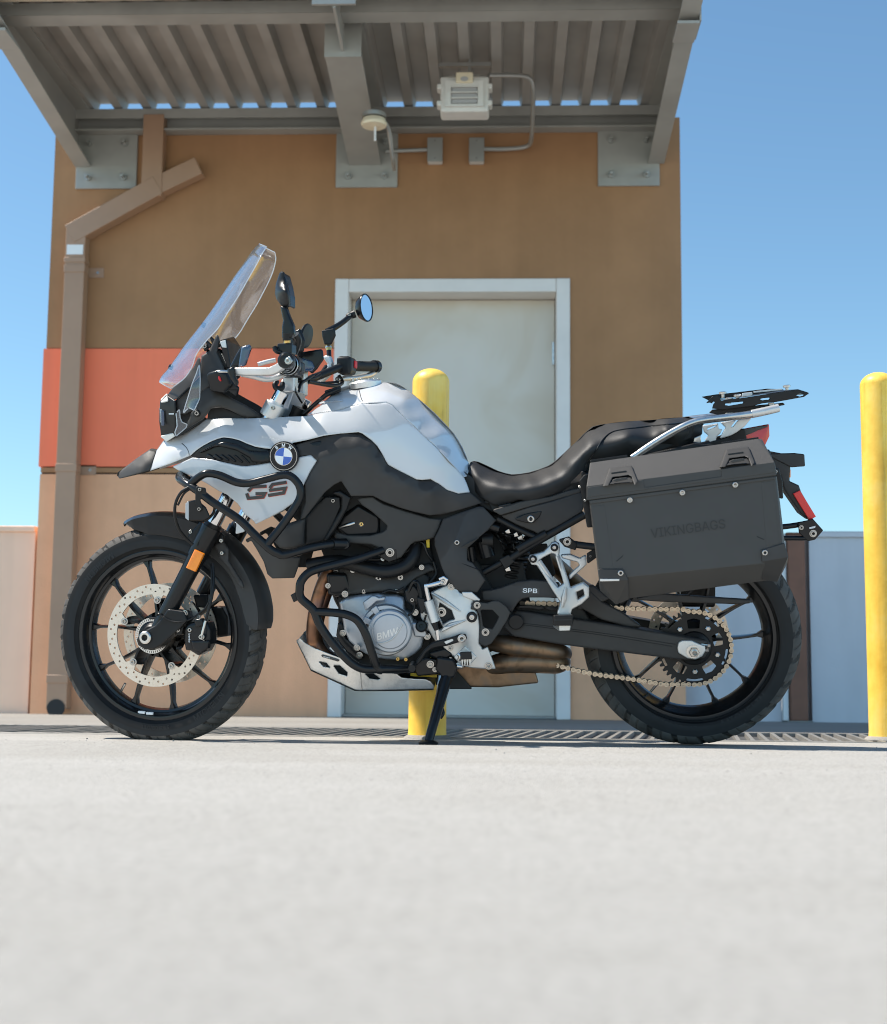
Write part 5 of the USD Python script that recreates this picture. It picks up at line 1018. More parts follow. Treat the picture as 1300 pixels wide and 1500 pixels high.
# ---- side stand: its foot stands on the ground
st = xform('side_stand', bike)
def wz(px):                                       # offset at which a sight line reaches the ground
    lo_, hi = .1, .6
    f = lambda w: (MB@np.r_[B.P([px], w)[0], 1])[2]
    ws_ = np.linspace(.02, .5, 200); return ws_[int(np.argmin([abs(f(w)-.010) for w in ws_]))]
wf_ = wz((628, 1089)); print('stand foot offset', wf_)
add('stand_pivot', [phull('G', [(x, y, w) for x, y in ((830, 690), (900, 700), (918, 735), (905, 775), (860, 785), (825, 740)) for w in (.13, .175)], .008), phull('G', [(x, y, w) for x, y in ((690, 715), (760, 690), (830, 700), (830, 760), (720, 770)) for w in (.11, .15)], .006)], 'gloss_black', st)
add('stand_pivot_bolt', [pbolt('G', 782, 718, .155, .0085, None, .006, .012)], 'bolt_steel', st)
add('stand_switch', [phull('G', [(x, y, w) for x, y in ((790, 660), (860, 640), (890, 660), (850, 690)) for w in (.14, .165)], .006)], 'gloss_black', st)
foot = c('G', 772, 1140)[0]
add('stand_leg', [tube(np.vstack([B.P(c('G', 872, 775), .160), B.P(c('G', 845, 880), .16+(wf_-.16)*.3), B.P(c('G', 800, 1040), .16+(wf_-.16)*.75), B.P([foot], wf_-.005)]), [.0195, .0165, .0135, .0125], 16, 5)], 'gloss_black', st)
fo = B.P([foot], wf_)[0]; Zl = MB[:3, :3].T@np.array([0, 0, 1.])
add('stand_foot', [oriented(revolve([(0, -.006), (.026, -.006), (.028, 0), (.02, .006), (0, .007)], n=24), fo + Zl*(-.002), Zl)], 'satin_black', st)
add('stand_spring', [ptube('G', [(836, 780, .175), (830, 830, .185), (824, 880, .195)], .0055, None, 10)], 'brushed_steel', st)
add('stand_stop', [ptube('G', [(845, 960, .22), (850, 985, .225), (835, 1010, .23)], .006)], 'gloss_black', st)
add('yellow_tag', [phull('X', [(602, 986, .12), (640, 988, .12), (640, 992, .12), (602, 990, .12), (602, 986, .118)], .001)], 'yellow_plastic', st)

# ---- frame tubes and clutter below the seat
sf = xform('rear_subframe', bike)
t_ = ptube('H', [(640, 775, .128), (820, 660, .138), (1115, 492, .15)], .0112, None, 14, 2); add('main_tube', t_, 'satin_black', sf); add('main_tube', mir(t_), 'satin_black', sf)
add('sleeve', [ptube('H', [(690, 715, .135), (870, 612, .142)], .0125, None, 14, 0)], 'satin_black', sf)
t_ = ptube('H', [(560, 518, .125), (680, 580, .132), (815, 640, .138)], .0085, None, 12, 2); add('brace_tube', t_, 'satin_black', sf); add('brace_tube', mir(t_), 'satin_black', sf)
add('weld_tab', [panel(c('H', 775, 640, 810, 622, 830, 640, 800, 660), .146, .006, 1)], 'grey_plastic', sf)
add('tube_rail', [panel(c('H', 520, 465, 700, 410, 900, 375, 1000, 340, 1090, 320, 1092, 352, 900, 410, 760, 445, 580, 498), .150, .012, 2)], 'grey_plastic', sf)
both('tail_panel', panel(J_(c('H', 575, 500, 760, 445, 900, 408, 1095, 345, 1110, 440, 1095, 478, 960, 560, 830, 622, 790, 600, 690, 560), ), field(ctl('H', (575, 500, .136), (1095, 345, .148), (1100, 478, .15), (830, 622, .14), (690, 560, .138), (800, 520, .15))), .006, 2), 'black_plastic')
add('tail_fill', [panel(c('H', 960, 345, 1000, 300, 1110, 215, 1130, 340, 1000, 375), .14, .01, 2), panel(c('I', 60, 470, 120, 430, 330, 360, 400, 345, 640, 290, 1000, 320, 1040, 440, 900, 470, 140, 580), .15, .02, 3)], 'satin_black', sf)
add('lock_recess', [panel(c('H', 655, 522, 730, 490, 850, 462, 830, 505, 790, 545, 740, 545), .154, .004, 1.5)], 'gloss_black', sf)
add('seat_lock', [pbolt('H', 771, 521, .158, .0115, None, .005)], 'bolt_steel', sf); add('keyhole', [panel(c('H', 766, 508, 776, 508, 776, 534, 766, 534), .1655, .002, 0, rnd=0)], 'dark_void', sf)
add('latch_tab', [phull('H', [(570, 440, .14), (640, 425, .14), (650, 445, .14), (575, 460, .14), (600, 450, .13)], .003)], 'gloss_black', sf)
add('clutter_back', [phull('H', [(x, y, w) for x, y in ((340, 520), (440, 520), (600, 500), (700, 600), (660, 720), (640, 900), (480, 930), (390, 720)) for w in (-.09, .03)], .01)], 'dark_void', sf)
add('reservoir', [ptube('H', [(500, 560, .105), (570, 580, .105)], .015, None, 16, 0), ptube('H', [(470, 660, .095), (500, 760, .095)], .022, None, 16, 0), ptube('H', [(385, 700, .10), (400, 790, .10)], .014, None, 14, 0)], 'gloss_black', sf)
add('canister_band', [ptube('H', [(462, 655, .096), (530, 650, .096)], .0245, None, 16, 0)], 'satin_black', sf)
add('lower_stay', [ptube('H', [(470, 862, .12), (560, 812, .122), (640, 765, .125)], .010, None, 12, 0), phull('H', [(x, y, w) for x, y in ((580, 780), (630, 755), (660, 790), (610, 830)) for w in (.10, .135)], .004)], 'satin_black', sf)
for k in range(9): add('cable', [ptube('H', [(520+k*14, 600+k*9, .06+.006*(k % 3)), (560+k*18, 640+random.uniform(-30, 30), .08+.008*(k % 4)), (600+k*16, 700+random.uniform(-40, 20), .07)], .0035)], 'gloss_black' if k % 3 else 'satin_black', sf)
shock = xform('rear_shock', bike)
s0, s1 = B.P(c('H', 690, 690), .03)[0], B.P(c('H', 640, 900), .03)[0]
tt_ = np.linspace(0, 1, 140); ax_ = (s1-s0); e1 = np.cross(ax_, [0, 1, 0]); e1 /= np.linalg.norm(e1); e2_ = np.cross(ax_, e1); e2_ /= np.linalg.norm(e2_)
add('spring', [tube(s0+tt_[:, None]*ax_ + .034*(np.cos(tt_*2*PI*7)[:, None]*e1+np.sin(tt_*2*PI*7)[:, None]*e2_), .006, 8, 0)], 'satin_black', shock)
add('damper', [tube([s0-ax_*.2, s1+ax_*.1], .018, 14, 0)], 'satin_black', shock)
add('hardware_glint', [phull('H', [(x, y, .085), (x+22, y-14, .085), (x+30, y+8, .085), (x+6, y+12, .085), (x, y, .08)], .002) for x, y in ((610, 600), (660, 620), (690, 640), (610, 840))], 'brushed_steel', shock)
add('rear_bush', [phull('H', [(x, y, w) for x, y in ((960, 655), (1010, 640), (1060, 680), (1050, 710), (990, 690)) for w in (.12, .16)], .004), ptube('H', [(1040, 680, .15), (1110, 690, .16), (1195, 700, .17)], .010)], 'satin_black', sf)
add('bush_bolt', [pbolt('H', 1003, 665, .166, .0105, None, .006, .013)], 'bolt_steel', sf)
# ---- passenger footrest bracket
pf = xform('passenger_footrest', bike)
Q_ = lambda *q: c('Q', *q)
f_pf = field(ctl('Q', (560, 585, .160), (790, 440, .160), (830, 540, .165), (920, 830, .185), (1085, 830, .19), (1010, 980, .19), (830, 1070, .195), (900, 950, .192), (830, 950, .188), (650, 800, .172)))
add('bracket', [panel(Q_(556, 585, 570, 552, 605, 545, 690, 520, 735, 475, 760, 442, 795, 432, 825, 450, 832, 490, 826, 545, 850, 600, 905, 760, 925, 828, 1035, 785, 1085, 825, 1084, 915, 1020, 975, 935, 1022, 922, 1072, 832, 1072, 806, 1060, 832, 960, 780, 880, 690, 730, 630, 640, 585, 635), f_pf, .020, 2.2, step=4, rnd=1, holes=[Q_(652, 600, 690, 570, 760, 535, 790, 545, 812, 620, 862, 795, 815, 828, 760, 760, 680, 650), Q_(976, 872, 1032, 846, 1042, 900, 986, 934)])], 'cast_silver', pf, 35)
add('inner_rib', [tube(B.P(Q_(652, 600, 720, 700, 800, 825), .165), .006, 8, 3), tube(B.P(Q_(805, 560, 850, 700, 890, 800), .168), .005, 8, 3), tube(B.P(Q_(880, 830, 865, 920, 850, 1000), .195), [.003, .008, .004], 8, 3)], 'cast_silver', pf)
add('rear_arm', [panel(Q_(835, 545, 920, 540, 1005, 575, 1062, 542, 1062, 632, 1000, 690, 945, 738, 912, 772, 904, 725, 950, 680, 1000, 640, 985, 612, 930, 598, 850, 578), .160, .014, 2)], 'cast_silver', pf)
add('arm_plate', [panel(Q_(1065, 535, 1160, 475, 1165, 560, 1066, 632), .168, .006, 1)], 'satin_black', pf)
for x, y in ((1095, 560), (1158, 540)): add('rivet', [pbolt('Q', x, y, .171, .0035, None, .003)], 'bolt_steel', pf)
for x, y in ((598, 585), (783, 485)): add('bolt', [pbolt('Q', x, y, .166, .0105, None, .004, .013)], 'satin_black', pf); add('bolt_face', [pbolt('Q', x, y, .170, .006, None, .002)], 'bolt_steel', pf)
add('peg_rubber', [phull('Q', [(780, 1080, .20), (935, 1076, .20), (935, 1130, .20), (782, 1140, .20), (790, 1085, .285), (930, 1082, .285), (930, 1150, .285), (785, 1150, .285)], .004)], 'satin_black', pf)
add('peg_groove', [phull('Q', [(786, 1112, .291), (932, 1106, .291), (932, 1114, .291), (786, 1120, .291), (786, 1112, .286)], .0006)], 'dark_void', pf)
add('peg_metal', [phull('Q', [(782, 1140, .21), (920, 1140, .21), (912, 1195, .21), (830, 1198, .21), (785, 1170, .21), (830, 1140, .275), (915, 1140, .275), (910, 1195, .275), (832, 1198, .275)], .003)], 'cast_silver', pf)

# ---- swingarm, chain, rear hardware
sw = xform('swingarm', bike)
Xp = lambda *q: c('X', *q)
f_sw = field(ctl('X', (740, 915, .115), (757, 895, .115), (835, 905, .122), (1035, 938, .128), (1043, 950, .128), (995, 966, .128), (820, 944, .122), (780, 920, .128), (930, 940, .136)))
arm = panel(Xp(737, 918, 744, 903, 757, 894, 776, 896, 800, 900, 820, 903, 880, 912, 960, 925, 1034, 938, 1043, 949, 1032, 964, 1015, 967, 995, 966, 930, 958, 820, 944, 752, 932), f_sw, .055, 3, step=7, rnd=2)
add('left_arm', arm, 'black_plastic', sw); add('right_arm', mir(arm), 'black_plastic', sw)
for q in ((755, 912, 800, 917, 900, 930, 990, 944), (757, 914.5, 800, 919.5, 900, 933, 985, 947)): add('arm_groove', [tube(B.P(sm(Xp(*q), 5), f_sw(sm(Xp(*q), 5))+.0002), .0010, 6, 0)], 'dark_void', sw)
add('pivot_cap', [moved(revolve([(.0215, -.004), (.0215, .004), (.019, .006), (0, .006)], n=28), B.P(c('Q', 450, 1128), .129)[0])], 'satin_black', sw)
add('cross_member', [phull('X', [(x, y, w) for x, y in ((760, 890), (850, 890), (870, 925), (760, 925)) for w in (-.11, .09)], .008)], 'dark_void', sw)
add('upper_brace', [panel(c('J', 60, 190, 140, 140, 205, 200, 300, 250, 400, 322, 330, 322, 200, 285, 110, 235), .118, .03, 3), panel(c('J', 60, 140, 160, 120, 240, 185, 160, 225, 90, 240), .115, .02, 3)], 'black_plastic', sw)
add('adjuster_block', [panel(c('S', 602, 585, 612, 530, 650, 507, 740, 508, 810, 540, 868, 560, 870, 610, 840, 660, 780, 690, 700, 680, 615, 630), .138, .012, 1.6)], 'cast_silver', sw)
an = B.P(c('S', 760, 618), .140)[0]
add('axle_washer', [moved(revolve([(.0185, -.003), (.0185, .002), (.0, .002)], n=28), an + [-.0025, 0, .001])], 'brushed_steel', sw)
add('axle_nut', [moved(revolve([(.0150, 0), (.0150, .009), (.0135, .011), (.0095, .011), (.0085, .004), (0, .004)], n=6), an), moved(revolve([(.0098, 0), (.0098, .015), (.0068, .016), (.006, .004), (0, .004)], n=20), an)], 'bolt_steel', sw, 20)
add('adjuster_bolt', [ptube('S', [(830, 545, .130), (912, 556, .130)], .004, None, 8, 0), ptube('S', [(890, 552, .130), (914, 556, .130)], .0075, None, 6, 0), ptube('S', [(868, 600, .128), (898, 600, .128)], .006, None, 6, 0)], 'bolt_steel', sw)
add('chain_guard', [panel(c('J', 325, 188, 480, 160, 600, 168, 700, 176, 920, 190, 905, 208, 860, 212, 640, 206, 480, 200), .105, .018, 2)], 'black_plastic', sw)
add('guard_stay', [ptube('J', [(610, 165, .1), (650, 120, .1), (690, 60, .1)], .006)], 'satin_black', sw)
f_cg = field(ctl('Q', (145, 860, .135), (330, 830, .14), (470, 780, .145), (590, 770, .15), (820, 800, .15), (810, 920, .152), (510, 930, .150), (420, 1040, .142), (250, 945, .138)))
add('front_chain_guard', [panel(Q_(145, 858, 240, 850, 330, 828, 410, 798, 470, 778, 590, 765, 700, 775, 830, 792, 832, 925, 700, 918, 560, 918, 505, 930, 470, 960, 440, 1005, 415, 1045, 380, 1020, 330, 968, 250, 945, 165, 942), f_cg, .02, 2, step=6)], 'black_plastic', sw)
add('maker_sticker', [panel(Q_(498, 832, 655, 836, 652, 890, 500, 878), lambda q: f_cg(q)+.0006, .002, 0, rnd=0, step=4)], 'decal_black', sw, False)
add('sticker_lettering', [ptext(B, 'SPB', Q_(505, 874)[0], (1, .04), 6.2, lambda q: f_cg(q)+.0008, .0004, True, squeeze=1.35)], 'white_mark', sw, False)
add('lower_guard_rail', [panel(Q_(470, 985, 560, 985, 800, 1000, 800, 1030, 740, 1030, 700, 1010, 660, 1028, 600, 1015, 470, 1010), .12, .01, 1)], 'satin_black', sw)
# rear sprocket
spc = B.P(c('S', 762, 580), .088)[0]; SPR = .1055
sp = xform('rear_sprocket', bike)
nT = 42
tp = Polygon([pol(SPR + (.0045 if k % 4 in (1, 2) else -.0055), 2*PI*k/(4*nT)) for k in range(4*nT)])
hol = [Polygon([pol(.058, a-.30), pol(.084, a-.24), pol(.087, a), pol(.084, a+.24), pol(.058, a+.30)]).buffer(-.004).buffer(.003) for a in np.arange(5)*2*PI/5+.35]
hol += [LineString([pol(.0935, a+d) for d in np.linspace(-.22, .22, 7)]).buffer(.0035) for a in np.arange(5)*2*PI/5+.35+PI/5]
add('sprocket_disc', slab(tp.difference(shapely.union_all(hol)).difference(circ(.040, 40)), spc, .083, .090), 'satin_black', sp, 30)
add('sprocket_hub', [revolve([(.05, .06), (.052, .083), (.046, .098), (.034, .104), (.03, .10), (0, .10)], (spc[0], 0, spc[2]), 36)], 'satin_black', sp)
for k in range(5):
    a = 2*PI*k/5+.35+PI/5; o = np.array([spc[0]+.068*math.cos(a), -.091, spc[2]+.068*math.sin(a)]); add('sprocket_nut', [moved(revolve([(.0085, -.002), (.0085, .006), (.006, .008), (.0055, .004), (0, .004)], n=6), o)], 'bolt_steel', sp, 20)
rd_ = circ(.118, 90).difference(circ(.088, 80)).difference(shapely.union_all([circ(.0035, 10, pol(.103+.006*(-1)**k, 2*PI*k/36)) for k in range(36)]))
add('rear_brake_disc', slab(rd_, (rc[0], 0, rc[2]), -.075, -.070), 'disc_steel', sp, 30)
add('rear_caliper', [rhull([(rc[0]-.02+a, b, rc[2]+.085+d) for a in (0, .09) for b in (.06, .10) for d in (0, .055)], .006)], 'satin_black', sp)
# drive chain: one link after another along its run
top0 = B.P(c('Q', 540, 968), .088)[0]; lowp = B.P(c('N', 1020, 1060), .088)[0]
fs = np.array([B.P([(712, 925)], .088)[0][0], 0, B.P([(712, 925)], .088)[0][2]])
sag = B.P(np.vstack([c('J', 500, 592, 330, 565, 150, 540, 0, 505), c('G', 1290, 672, 1200, 640, 1110, 608)]), .088)
arc = [spc + [SPR*math.cos(a), 0, SPR*math.sin(a)] for a in np.linspace(math.radians(97), math.radians(-98), 50)]
upr = B.P(np.vstack([c('Q', 500, 966, 800, 972), c('J', 280, 229, 480, 234, 580, 233)]), .088)
path = np.vstack([sm(upr, 8), arc, sm(sag[:], 8)]); path[:, 1] = -.088
sl_ = np.r_[0, np.cumsum(np.linalg.norm(np.diff(path, axis=0), axis=1))]; PIT = .01588
npt = int(sl_[-1]/PIT); P_ = np.stack([np.interp(np.arange(npt+1)*PIT, sl_, path[:, k]) for k in range(3)], 1)
ch_ = xform('drive_chain', bike)
def fig8(L, rr, wst, w0, w1):
    p = circ(rr, 14, (-L/2, 0)).union(circ(rr, 14, (L/2, 0))).union(shapely.box(-L/2, -wst, L/2, wst)); return slab(p.buffer(.0006).buffer(-.0006), (0, 0, 0), w0, w1)
outer = [fig8(PIT, .0070, .0036, .006, .0085), fig8(PIT, .0070, .0036, -.0085, -.006)] + [revolve([(.0030, -.0095), (.0030, .0100), (.0022, .0106), (0, .0106)], (s*PIT/2, 0, 0), 10) for s in (-1, 1)]
inner_ = [fig8(PIT, .0062, .0044, .0035, .0058), fig8(PIT, .0062, .0044, -.0058, -.0035)] + [revolve([(.0050, -.0034), (.0050, .0034)], (s*PIT/2, 0, 0), 10) for s in (-1, 1)]
outer, inner_ = cat(outer), cat(inner_)
for k in range(npt):
    a, b = P_[k], P_[k+1]; d = (b-a)/np.linalg.norm(b-a); R_ = np.array([[d[0], 0, -d[2]], [0, 1, 0], [d[2], 0, d[0]]]); m = outer if k % 2 else inner_
    add('chain_link', TM(m.vertices@R_.T+(a+b)/2, m.faces), 'chain_bronze' if k % 2 else 'chain_dark', ch_, 30)

# ---- pannier
pn_ = xform('pannier', bike)
I_ = lambda *q: c('I', *q)
WO, WI, WC = .475, .27, .40
face = I_(148, 580, 1024, 456, 1056, 770, 975, 858, 300, 925, 196, 900)
add('pannier_body', [rhull(np.vstack([B.P(I_(152, 580, 1022, 457, 1056, 775, 970, 858, 300, 925, 196, 905), WO), B.P(I_(200, 985, 330, 1022, 1000, 935, 1075, 850), WC), B.P(I_(150, 575, 1026, 452), WO-.004), B.P(I_(160, 580, 1030, 455, 1062, 830, 1010, 925, 330, 1015, 200, 960), WI)]), .004)], 'case_black', pn_, 25)
add('front_fold', [panel(I_(152, 590, 215, 582, 260, 900, 200, 900), lambda q: np.full(len(q), WO+.0045), .003, .6, rnd=.4)], 'case_black', pn_)
add('rear_fold', [panel(I_(960, 475, 1018, 468, 1050, 768, 985, 780), WO+.0045, .003, .6, rnd=.4)], 'case_black', pn_)
add('pannier_lid', [rhull(np.vstack([B.P(I_(134, 556, 1028, 438, 134, 498, 1020, 385), WO+.006), B.P(I_(150, 388, 345, 362, 940, 275, 960, 278), WC-.015), B.P(I_(150, 388, 960, 275), WI+.02), B.P(I_(134, 540, 1030, 430), WI)]), .003)], 'case_black', pn_, 22)
seam_ = I_(136, 554, 1030, 440, 1030, 447, 136, 562)
add('lid_seal', [panel(seam_, WO+.0065, .02, 0, rnd=0)], 'dark_void', pn_, False)
add('body_rim', [panel(I_(140, 562, 1028, 447, 1026, 462, 146, 580), WO+.0068, .006, 1, rnd=.3)], 'case_black', pn_)
add('lid_band', [panel(I_(133, 500, 400, 463, 405, 500, 770, 448, 772, 412, 1022, 378, 1028, 430, 134, 548), WO+.0105, .006, .8, rnd=.3)], 'case_black', pn_)
for x, y, s in ((150, 385, 1), (775, 300, 1)): add('lid_rail', [phull('I', [(x, y-12, WC-.03), (x+170, y-12-24, WC-.03), (x, y+2, WC-.03), (x+170, y+2-24, WC-.03), (x, y-12, WC-.06), (x+170, y-36, WC-.06)], .002)], 'satin_black', pn_)
for ox, oy, lw in ((208, 400, .014), (765, 310, .002)):            # latches
    lt = add('latch', [panel(I_(ox, oy+95, ox+30, oy+10, ox+135, oy-4, ox+165, oy+72, ox+150, oy+90, ox+135, oy+50, ox+120, oy+42, ox+45, oy+52, ox+25, oy+92), field(ctl('I', (ox, oy+95, WO+.016+lw), (ox+30, oy+10, WC+.024+lw), (ox+135, oy-4, WC+.024+lw), (ox+165, oy+72, WO+.014+lw))), .02, 1.2, rnd=.4, step=4)], 'grey_plastic', pn_)
    add('latch_recess', [panel(I_(ox+28, oy+85, ox+46, oy+50, ox+122, oy+40, ox+140, oy+75), field(ctl('I', (ox+28, oy+85, WO+.008+lw), (ox+46, oy+50, WC+.046+lw), (ox+122, oy+40, WC+.046+lw), (ox+140, oy+75, WO+.008+lw))), .004, 0, rnd=0)], 'dark_void', lt)
    add('latch_handle', [panel(I_(ox+40, oy+68, ox+60, oy+58, ox+112, oy+52, ox+118, oy+62, ox+62, oy+74), WO+.010+lw, .006, 1, rnd=.4)], 'grey_plastic', lt)
    add('latch_slot', [panel(I_(ox+38, oy+30, ox+110, oy+20, ox+112, oy+28, ox+40, oy+38), WC+.047+lw, .004, 0, rnd=0)], 'dark_void', lt, False)
add('corner_cover', [rhull(np.vstack([B.P(I_(190, 893, 300, 893, 322, 940, 195, 940), WO+.005), B.P(I_(200, 990, 270, 1052, 325, 1030), WC+.008), B.P(I_(200, 940, 270, 1045, 320, 1020, 300, 900), WC-.03)]), .003)], 'black_plastic', pn_, 20)
add('corner_edge', [panel(I_(192, 936, 285, 936, 285, 946, 194, 948), WO+.010, .004, .6, rnd=.3)], 'cast_silver', pn_)
add('corner_cover', [rhull(np.vstack([B.P(I_(964, 802, 1068, 770, 1084, 830, 968, 850), WO+.005), B.P(I_(968, 935, 1035, 945, 1080, 860), WC+.012), B.P(I_(968, 930, 1035, 940, 1080, 845), WC-.03)]), .003)], 'black_plastic', pn_, 20)
for x, y in ((335, 560), (585, 525), (837, 488), (291, 908), (978, 811)): add('case_rivet', [pbolt('I', x, y, WO+.009, .0085, None, .004)], 'bolt_steel', pn_)
add('embossed_lettering', [ptext(B, 'VIKINGBAGS', I_(437, 742)[0], (1, -.135), 13.5, WO+.0042, .0010, False, squeeze=.93)], 'decal_dark', pn_, False)
add('mounting_strap', [panel(I_(95, 470, 118, 440, 140, 440, 150, 560, 165, 690, 132, 692, 112, 570), .33, .02, 1.5), phull('I', [(60, 480, .2), (110, 430, .3), (130, 450, .3), (80, 500, .2), (110, 470, .3)], .004)], 'satin_black', pn_)
for x, y in ((96, 498), (121, 562), (1031, 424), (1031, 481)): add('strap_rivet', [pbolt('I', x, y, .335, .0045, None, .003)], 'bolt_steel', pn_)
add('rear_strap', [panel(I_(1022, 400, 1046, 412, 1062, 470, 1066, 556, 1040, 550, 1030, 480), .33, .02, 1.5)], 'satin_black', pn_)
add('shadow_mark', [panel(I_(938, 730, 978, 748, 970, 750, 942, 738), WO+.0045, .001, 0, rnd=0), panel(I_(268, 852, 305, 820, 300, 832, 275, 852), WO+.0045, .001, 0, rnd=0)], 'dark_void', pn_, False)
# ---- rack, tail light, number plate carrier
rk = xform('luggage_rack', bike)
tb = tube(B.P(I_(345, 362, 450, 290, 560, 225, 640, 190, 700, 178, 800, 166, 920, 150, 985, 136), [.16, .155, .15, .145, .14, .135, .13, .125]), .0105, 14, 5)
add('rail', tb, 'brushed_steel', rk); add('rail', mir(tb), 'brushed_steel', rk)
add('rail_end', [tube(B.P(I_(915, 151, 985, 136, 1042, 122), [.13, .126, .12]), .0118, 14, 2)], 'cast_silver', rk); 
L_ = lambda *q: c('L', *q)
pe = B.P(L_(258, 285, 330, 222, 440, 205, 540, 192, 800, 150, 1000, 122, 1098, 152, 1055, 185, 820, 225, 600, 262, 350, 292), .115)
add('side_flange', [panel(L_(205, 240, 262, 178, 320, 175, 335, 215, 440, 203, 540, 192, 800, 150, 1000, 122, 1100, 152, 1055, 185, 820, 228, 700, 240, 600, 266, 350, 296, 258, 286, 270, 245, 240, 235), .115, .005, .8, rnd=.5, step=5, holes=[L_(985, 172, 1020, 152, 1056, 168, 1020, 182), L_(670, 205, 700, 196, 760, 192, 750, 208, 690, 214), L_(360, 248, 420, 236, 530, 226, 525, 240, 400, 262), L_(256, 240, 272, 222, 284, 228, 270, 248)])], 'satin_black', rk)
tpz = B.P(L_(340, 190, 540, 160, 860, 112, 1000, 112, 1098, 148), .112)
add('top_plate', [bridge(L_(335, 212, 540, 188, 800, 147, 1000, 118, 1096, 148), [.112, .113, .113, .112, .09], .0, .005)], 'satin_black', rk, 20)
add('far_flange', [mir(panel(L_(262, 178, 400, 155, 540, 142, 860, 104, 1000, 108, 1098, 150, 1000, 140, 540, 182, 330, 212), .115, .005, .6, rnd=.4, step=5))], 'satin_black', rk)
add('top_slot', [phull('L', [(525, 158, .05), (600, 148, .05), (602, 172, .05), (520, 182, .05), (560, 160, -.02)], .002), phull('L', [(620, 138, 0), (860, 116, 0), (862, 124, 0), (622, 148, 0), (640, 140, -.03)], .001)], 'cast_silver', rk)
for x, y, w in ((350, 150, -.06), (405, 200, .07), (905, 92, -.02), (478, 172, 0)):
    kb = B.P(L_(x, y), w)[0]; add('rack_knob', [oriented(revolve([(.005, -.014), (.005, -.004), (.011, -.003), (.011, .002), (.006, .004), (0, .004)], n=18), kb, (-.1, 0, 1))], 'brushed_steel', rk)
add('lower_frame', [phull('L', [(x, y, w) for x, y in ((240, 318), (260, 300), (600, 290), (870, 242), (880, 250), (600, 310), (350, 345)) for w in (-.10, .09)], .002)], 'satin_black', rk)
add('frame_edge', [panel(L_(370, 325, 440, 318, 448, 335, 380, 345), .098, .004, .6, rnd=.4), panel(L_(740, 238, 795, 232, 795, 262, 760, 265), .10, .004, .6, rnd=.4)], 'cast_silver', rk)
add('rear_stay', [panel(L_(330, 405, 400, 395, 605, 362, 585, 385, 540, 440, 470, 492, 420, 520, 340, 545, 325, 540, 375, 450), .105, .006, 1.2, rnd=.6, step=5, holes=[L_(415, 450, 470, 385, 488, 380, 440, 440)])], 'cast_silver', rk)
add('front_stay', [panel(L_(172, 435, 310, 415, 315, 460, 345, 465, 330, 500, 300, 530, 280, 600, 235, 612, 225, 575, 195, 560, 225, 520, 190, 490), .100, .006, 1.2, rnd=.6, step=5, holes=[L_(215, 460, 290, 430, 292, 440, 220, 472)])], 'cast_silver', rk)
add('stay_bolt', [phull('L', [(110, 545, .10), (150, 530, .10), (155, 580, .10), (95, 600, .10), (130, 560, .08)], .003)], 'brushed_steel', rk)
add('stay_foot', [ptube('L', [(90, 600, .12), (150, 610, .12), (230, 590, .11)], .010, None, 12)], 'gloss_black', rk)
add('tail_light', [rhull(np.vstack([B.P(L_(525, 470, 560, 552, 660, 560, 706, 606), s*.062) for s in (1, -1)] + [B.P(L_(742, 430, 746, 520, 600, 455), s*.05) for s in (1, -1)]), .003)], 'red_lens', bike)
add('tail_light_shade', [panel(L_(524, 466, 660, 440, 742, 428, 738, 445, 660, 472, 600, 500, 545, 520), .0675, .003, .6, rnd=.5)], 'decal_black', bike)
add('tail_unit', [phull('L', [(x, y, w) for x, y in ((300, 540), (470, 480), (530, 470), (548, 555), (480, 570), (300, 600)) for w in (-.075, .075)], .004), phull('I', [(x, y, w) for x, y in ((600, 318), (800, 268), (850, 300), (860, 400), (700, 420)) for w in (-.08, .10)], .004)], 'satin_black', bike)
nc = xform('number_plate_carrier', bike)
add('carrier_arm', [rhull(np.vstack([B.P(I_(1000, 345, 1120, 343, 1160, 348, 1163, 394, 1105, 398), w) for w in (-.035, .035)]), .004), panel(I_(1010, 350, 1100, 395, 1096, 470, 1140, 490, 1150, 520, 1220, 640, 1192, 658, 1150, 628, 1110, 570, 1068, 510, 1050, 440, 1020, 400), .035, .06, 3)], 'black_plastic', nc)
add('carrier_neck', [rhull(np.vstack([B.P(I_(820, 300, 1060, 345, 1060, 392, 830, 370), w) for w in (-.03, .03)]), .004)], 'black_plastic', nc)
add('bracket_link', [ptube('I', [(1185, 630, .03), (1200, 665, .036), (1205, 700, .04)], .007)], 'gloss_black', nc)
add('hugger_rod', [ptube('I', [(1050, 742, .05), (930, 750, .05), (800, 790, .06)], .0075), ], 'gloss_black', nc)
add('red_reflector', [panel(I_(1112, 530, 1145, 514, 1222, 640, 1190, 656), .043, .010, 1, rnd=.5)], 'red_bright', nc)
add('side_marker', [panel(I_(1092, 418, 1101, 416, 1101, 452, 1092, 455), .03, .006, 0, rnd=0)], 'orange_lens', nc, False)
add('plate_bracket', [ptube('I', [(1045, 690, .04), (1100, 684, .04), (1150, 676, .04), (1205, 665, .04)], .008), ptube('I', [(1050, 742, .05), (1110, 742, .05), (1165, 742, .05), (1210, 735, .05)], .0075), phull('I', [(x, y, w) for x, y in ((1140, 672), (1205, 655), (1250, 705), (1215, 745), (1185, 752), (1145, 715)) for w in (.025, .055)], .003)], 'gloss_black', nc)
for x, y, r in ((1208, 720, .0095), (1152, 692, .006)): add('bracket_bolt', [pbolt('I', x, y, .060, r, None, .005, r*1.3)], 'bolt_steel', nc)
add('bracket_slot', [phull('I', [(1190, 692, .0585), (1218, 685, .0585), (1216, 692, .0585), (1192, 697, .0585), (1200, 690, .055)], .001)], 'white_mark', nc)

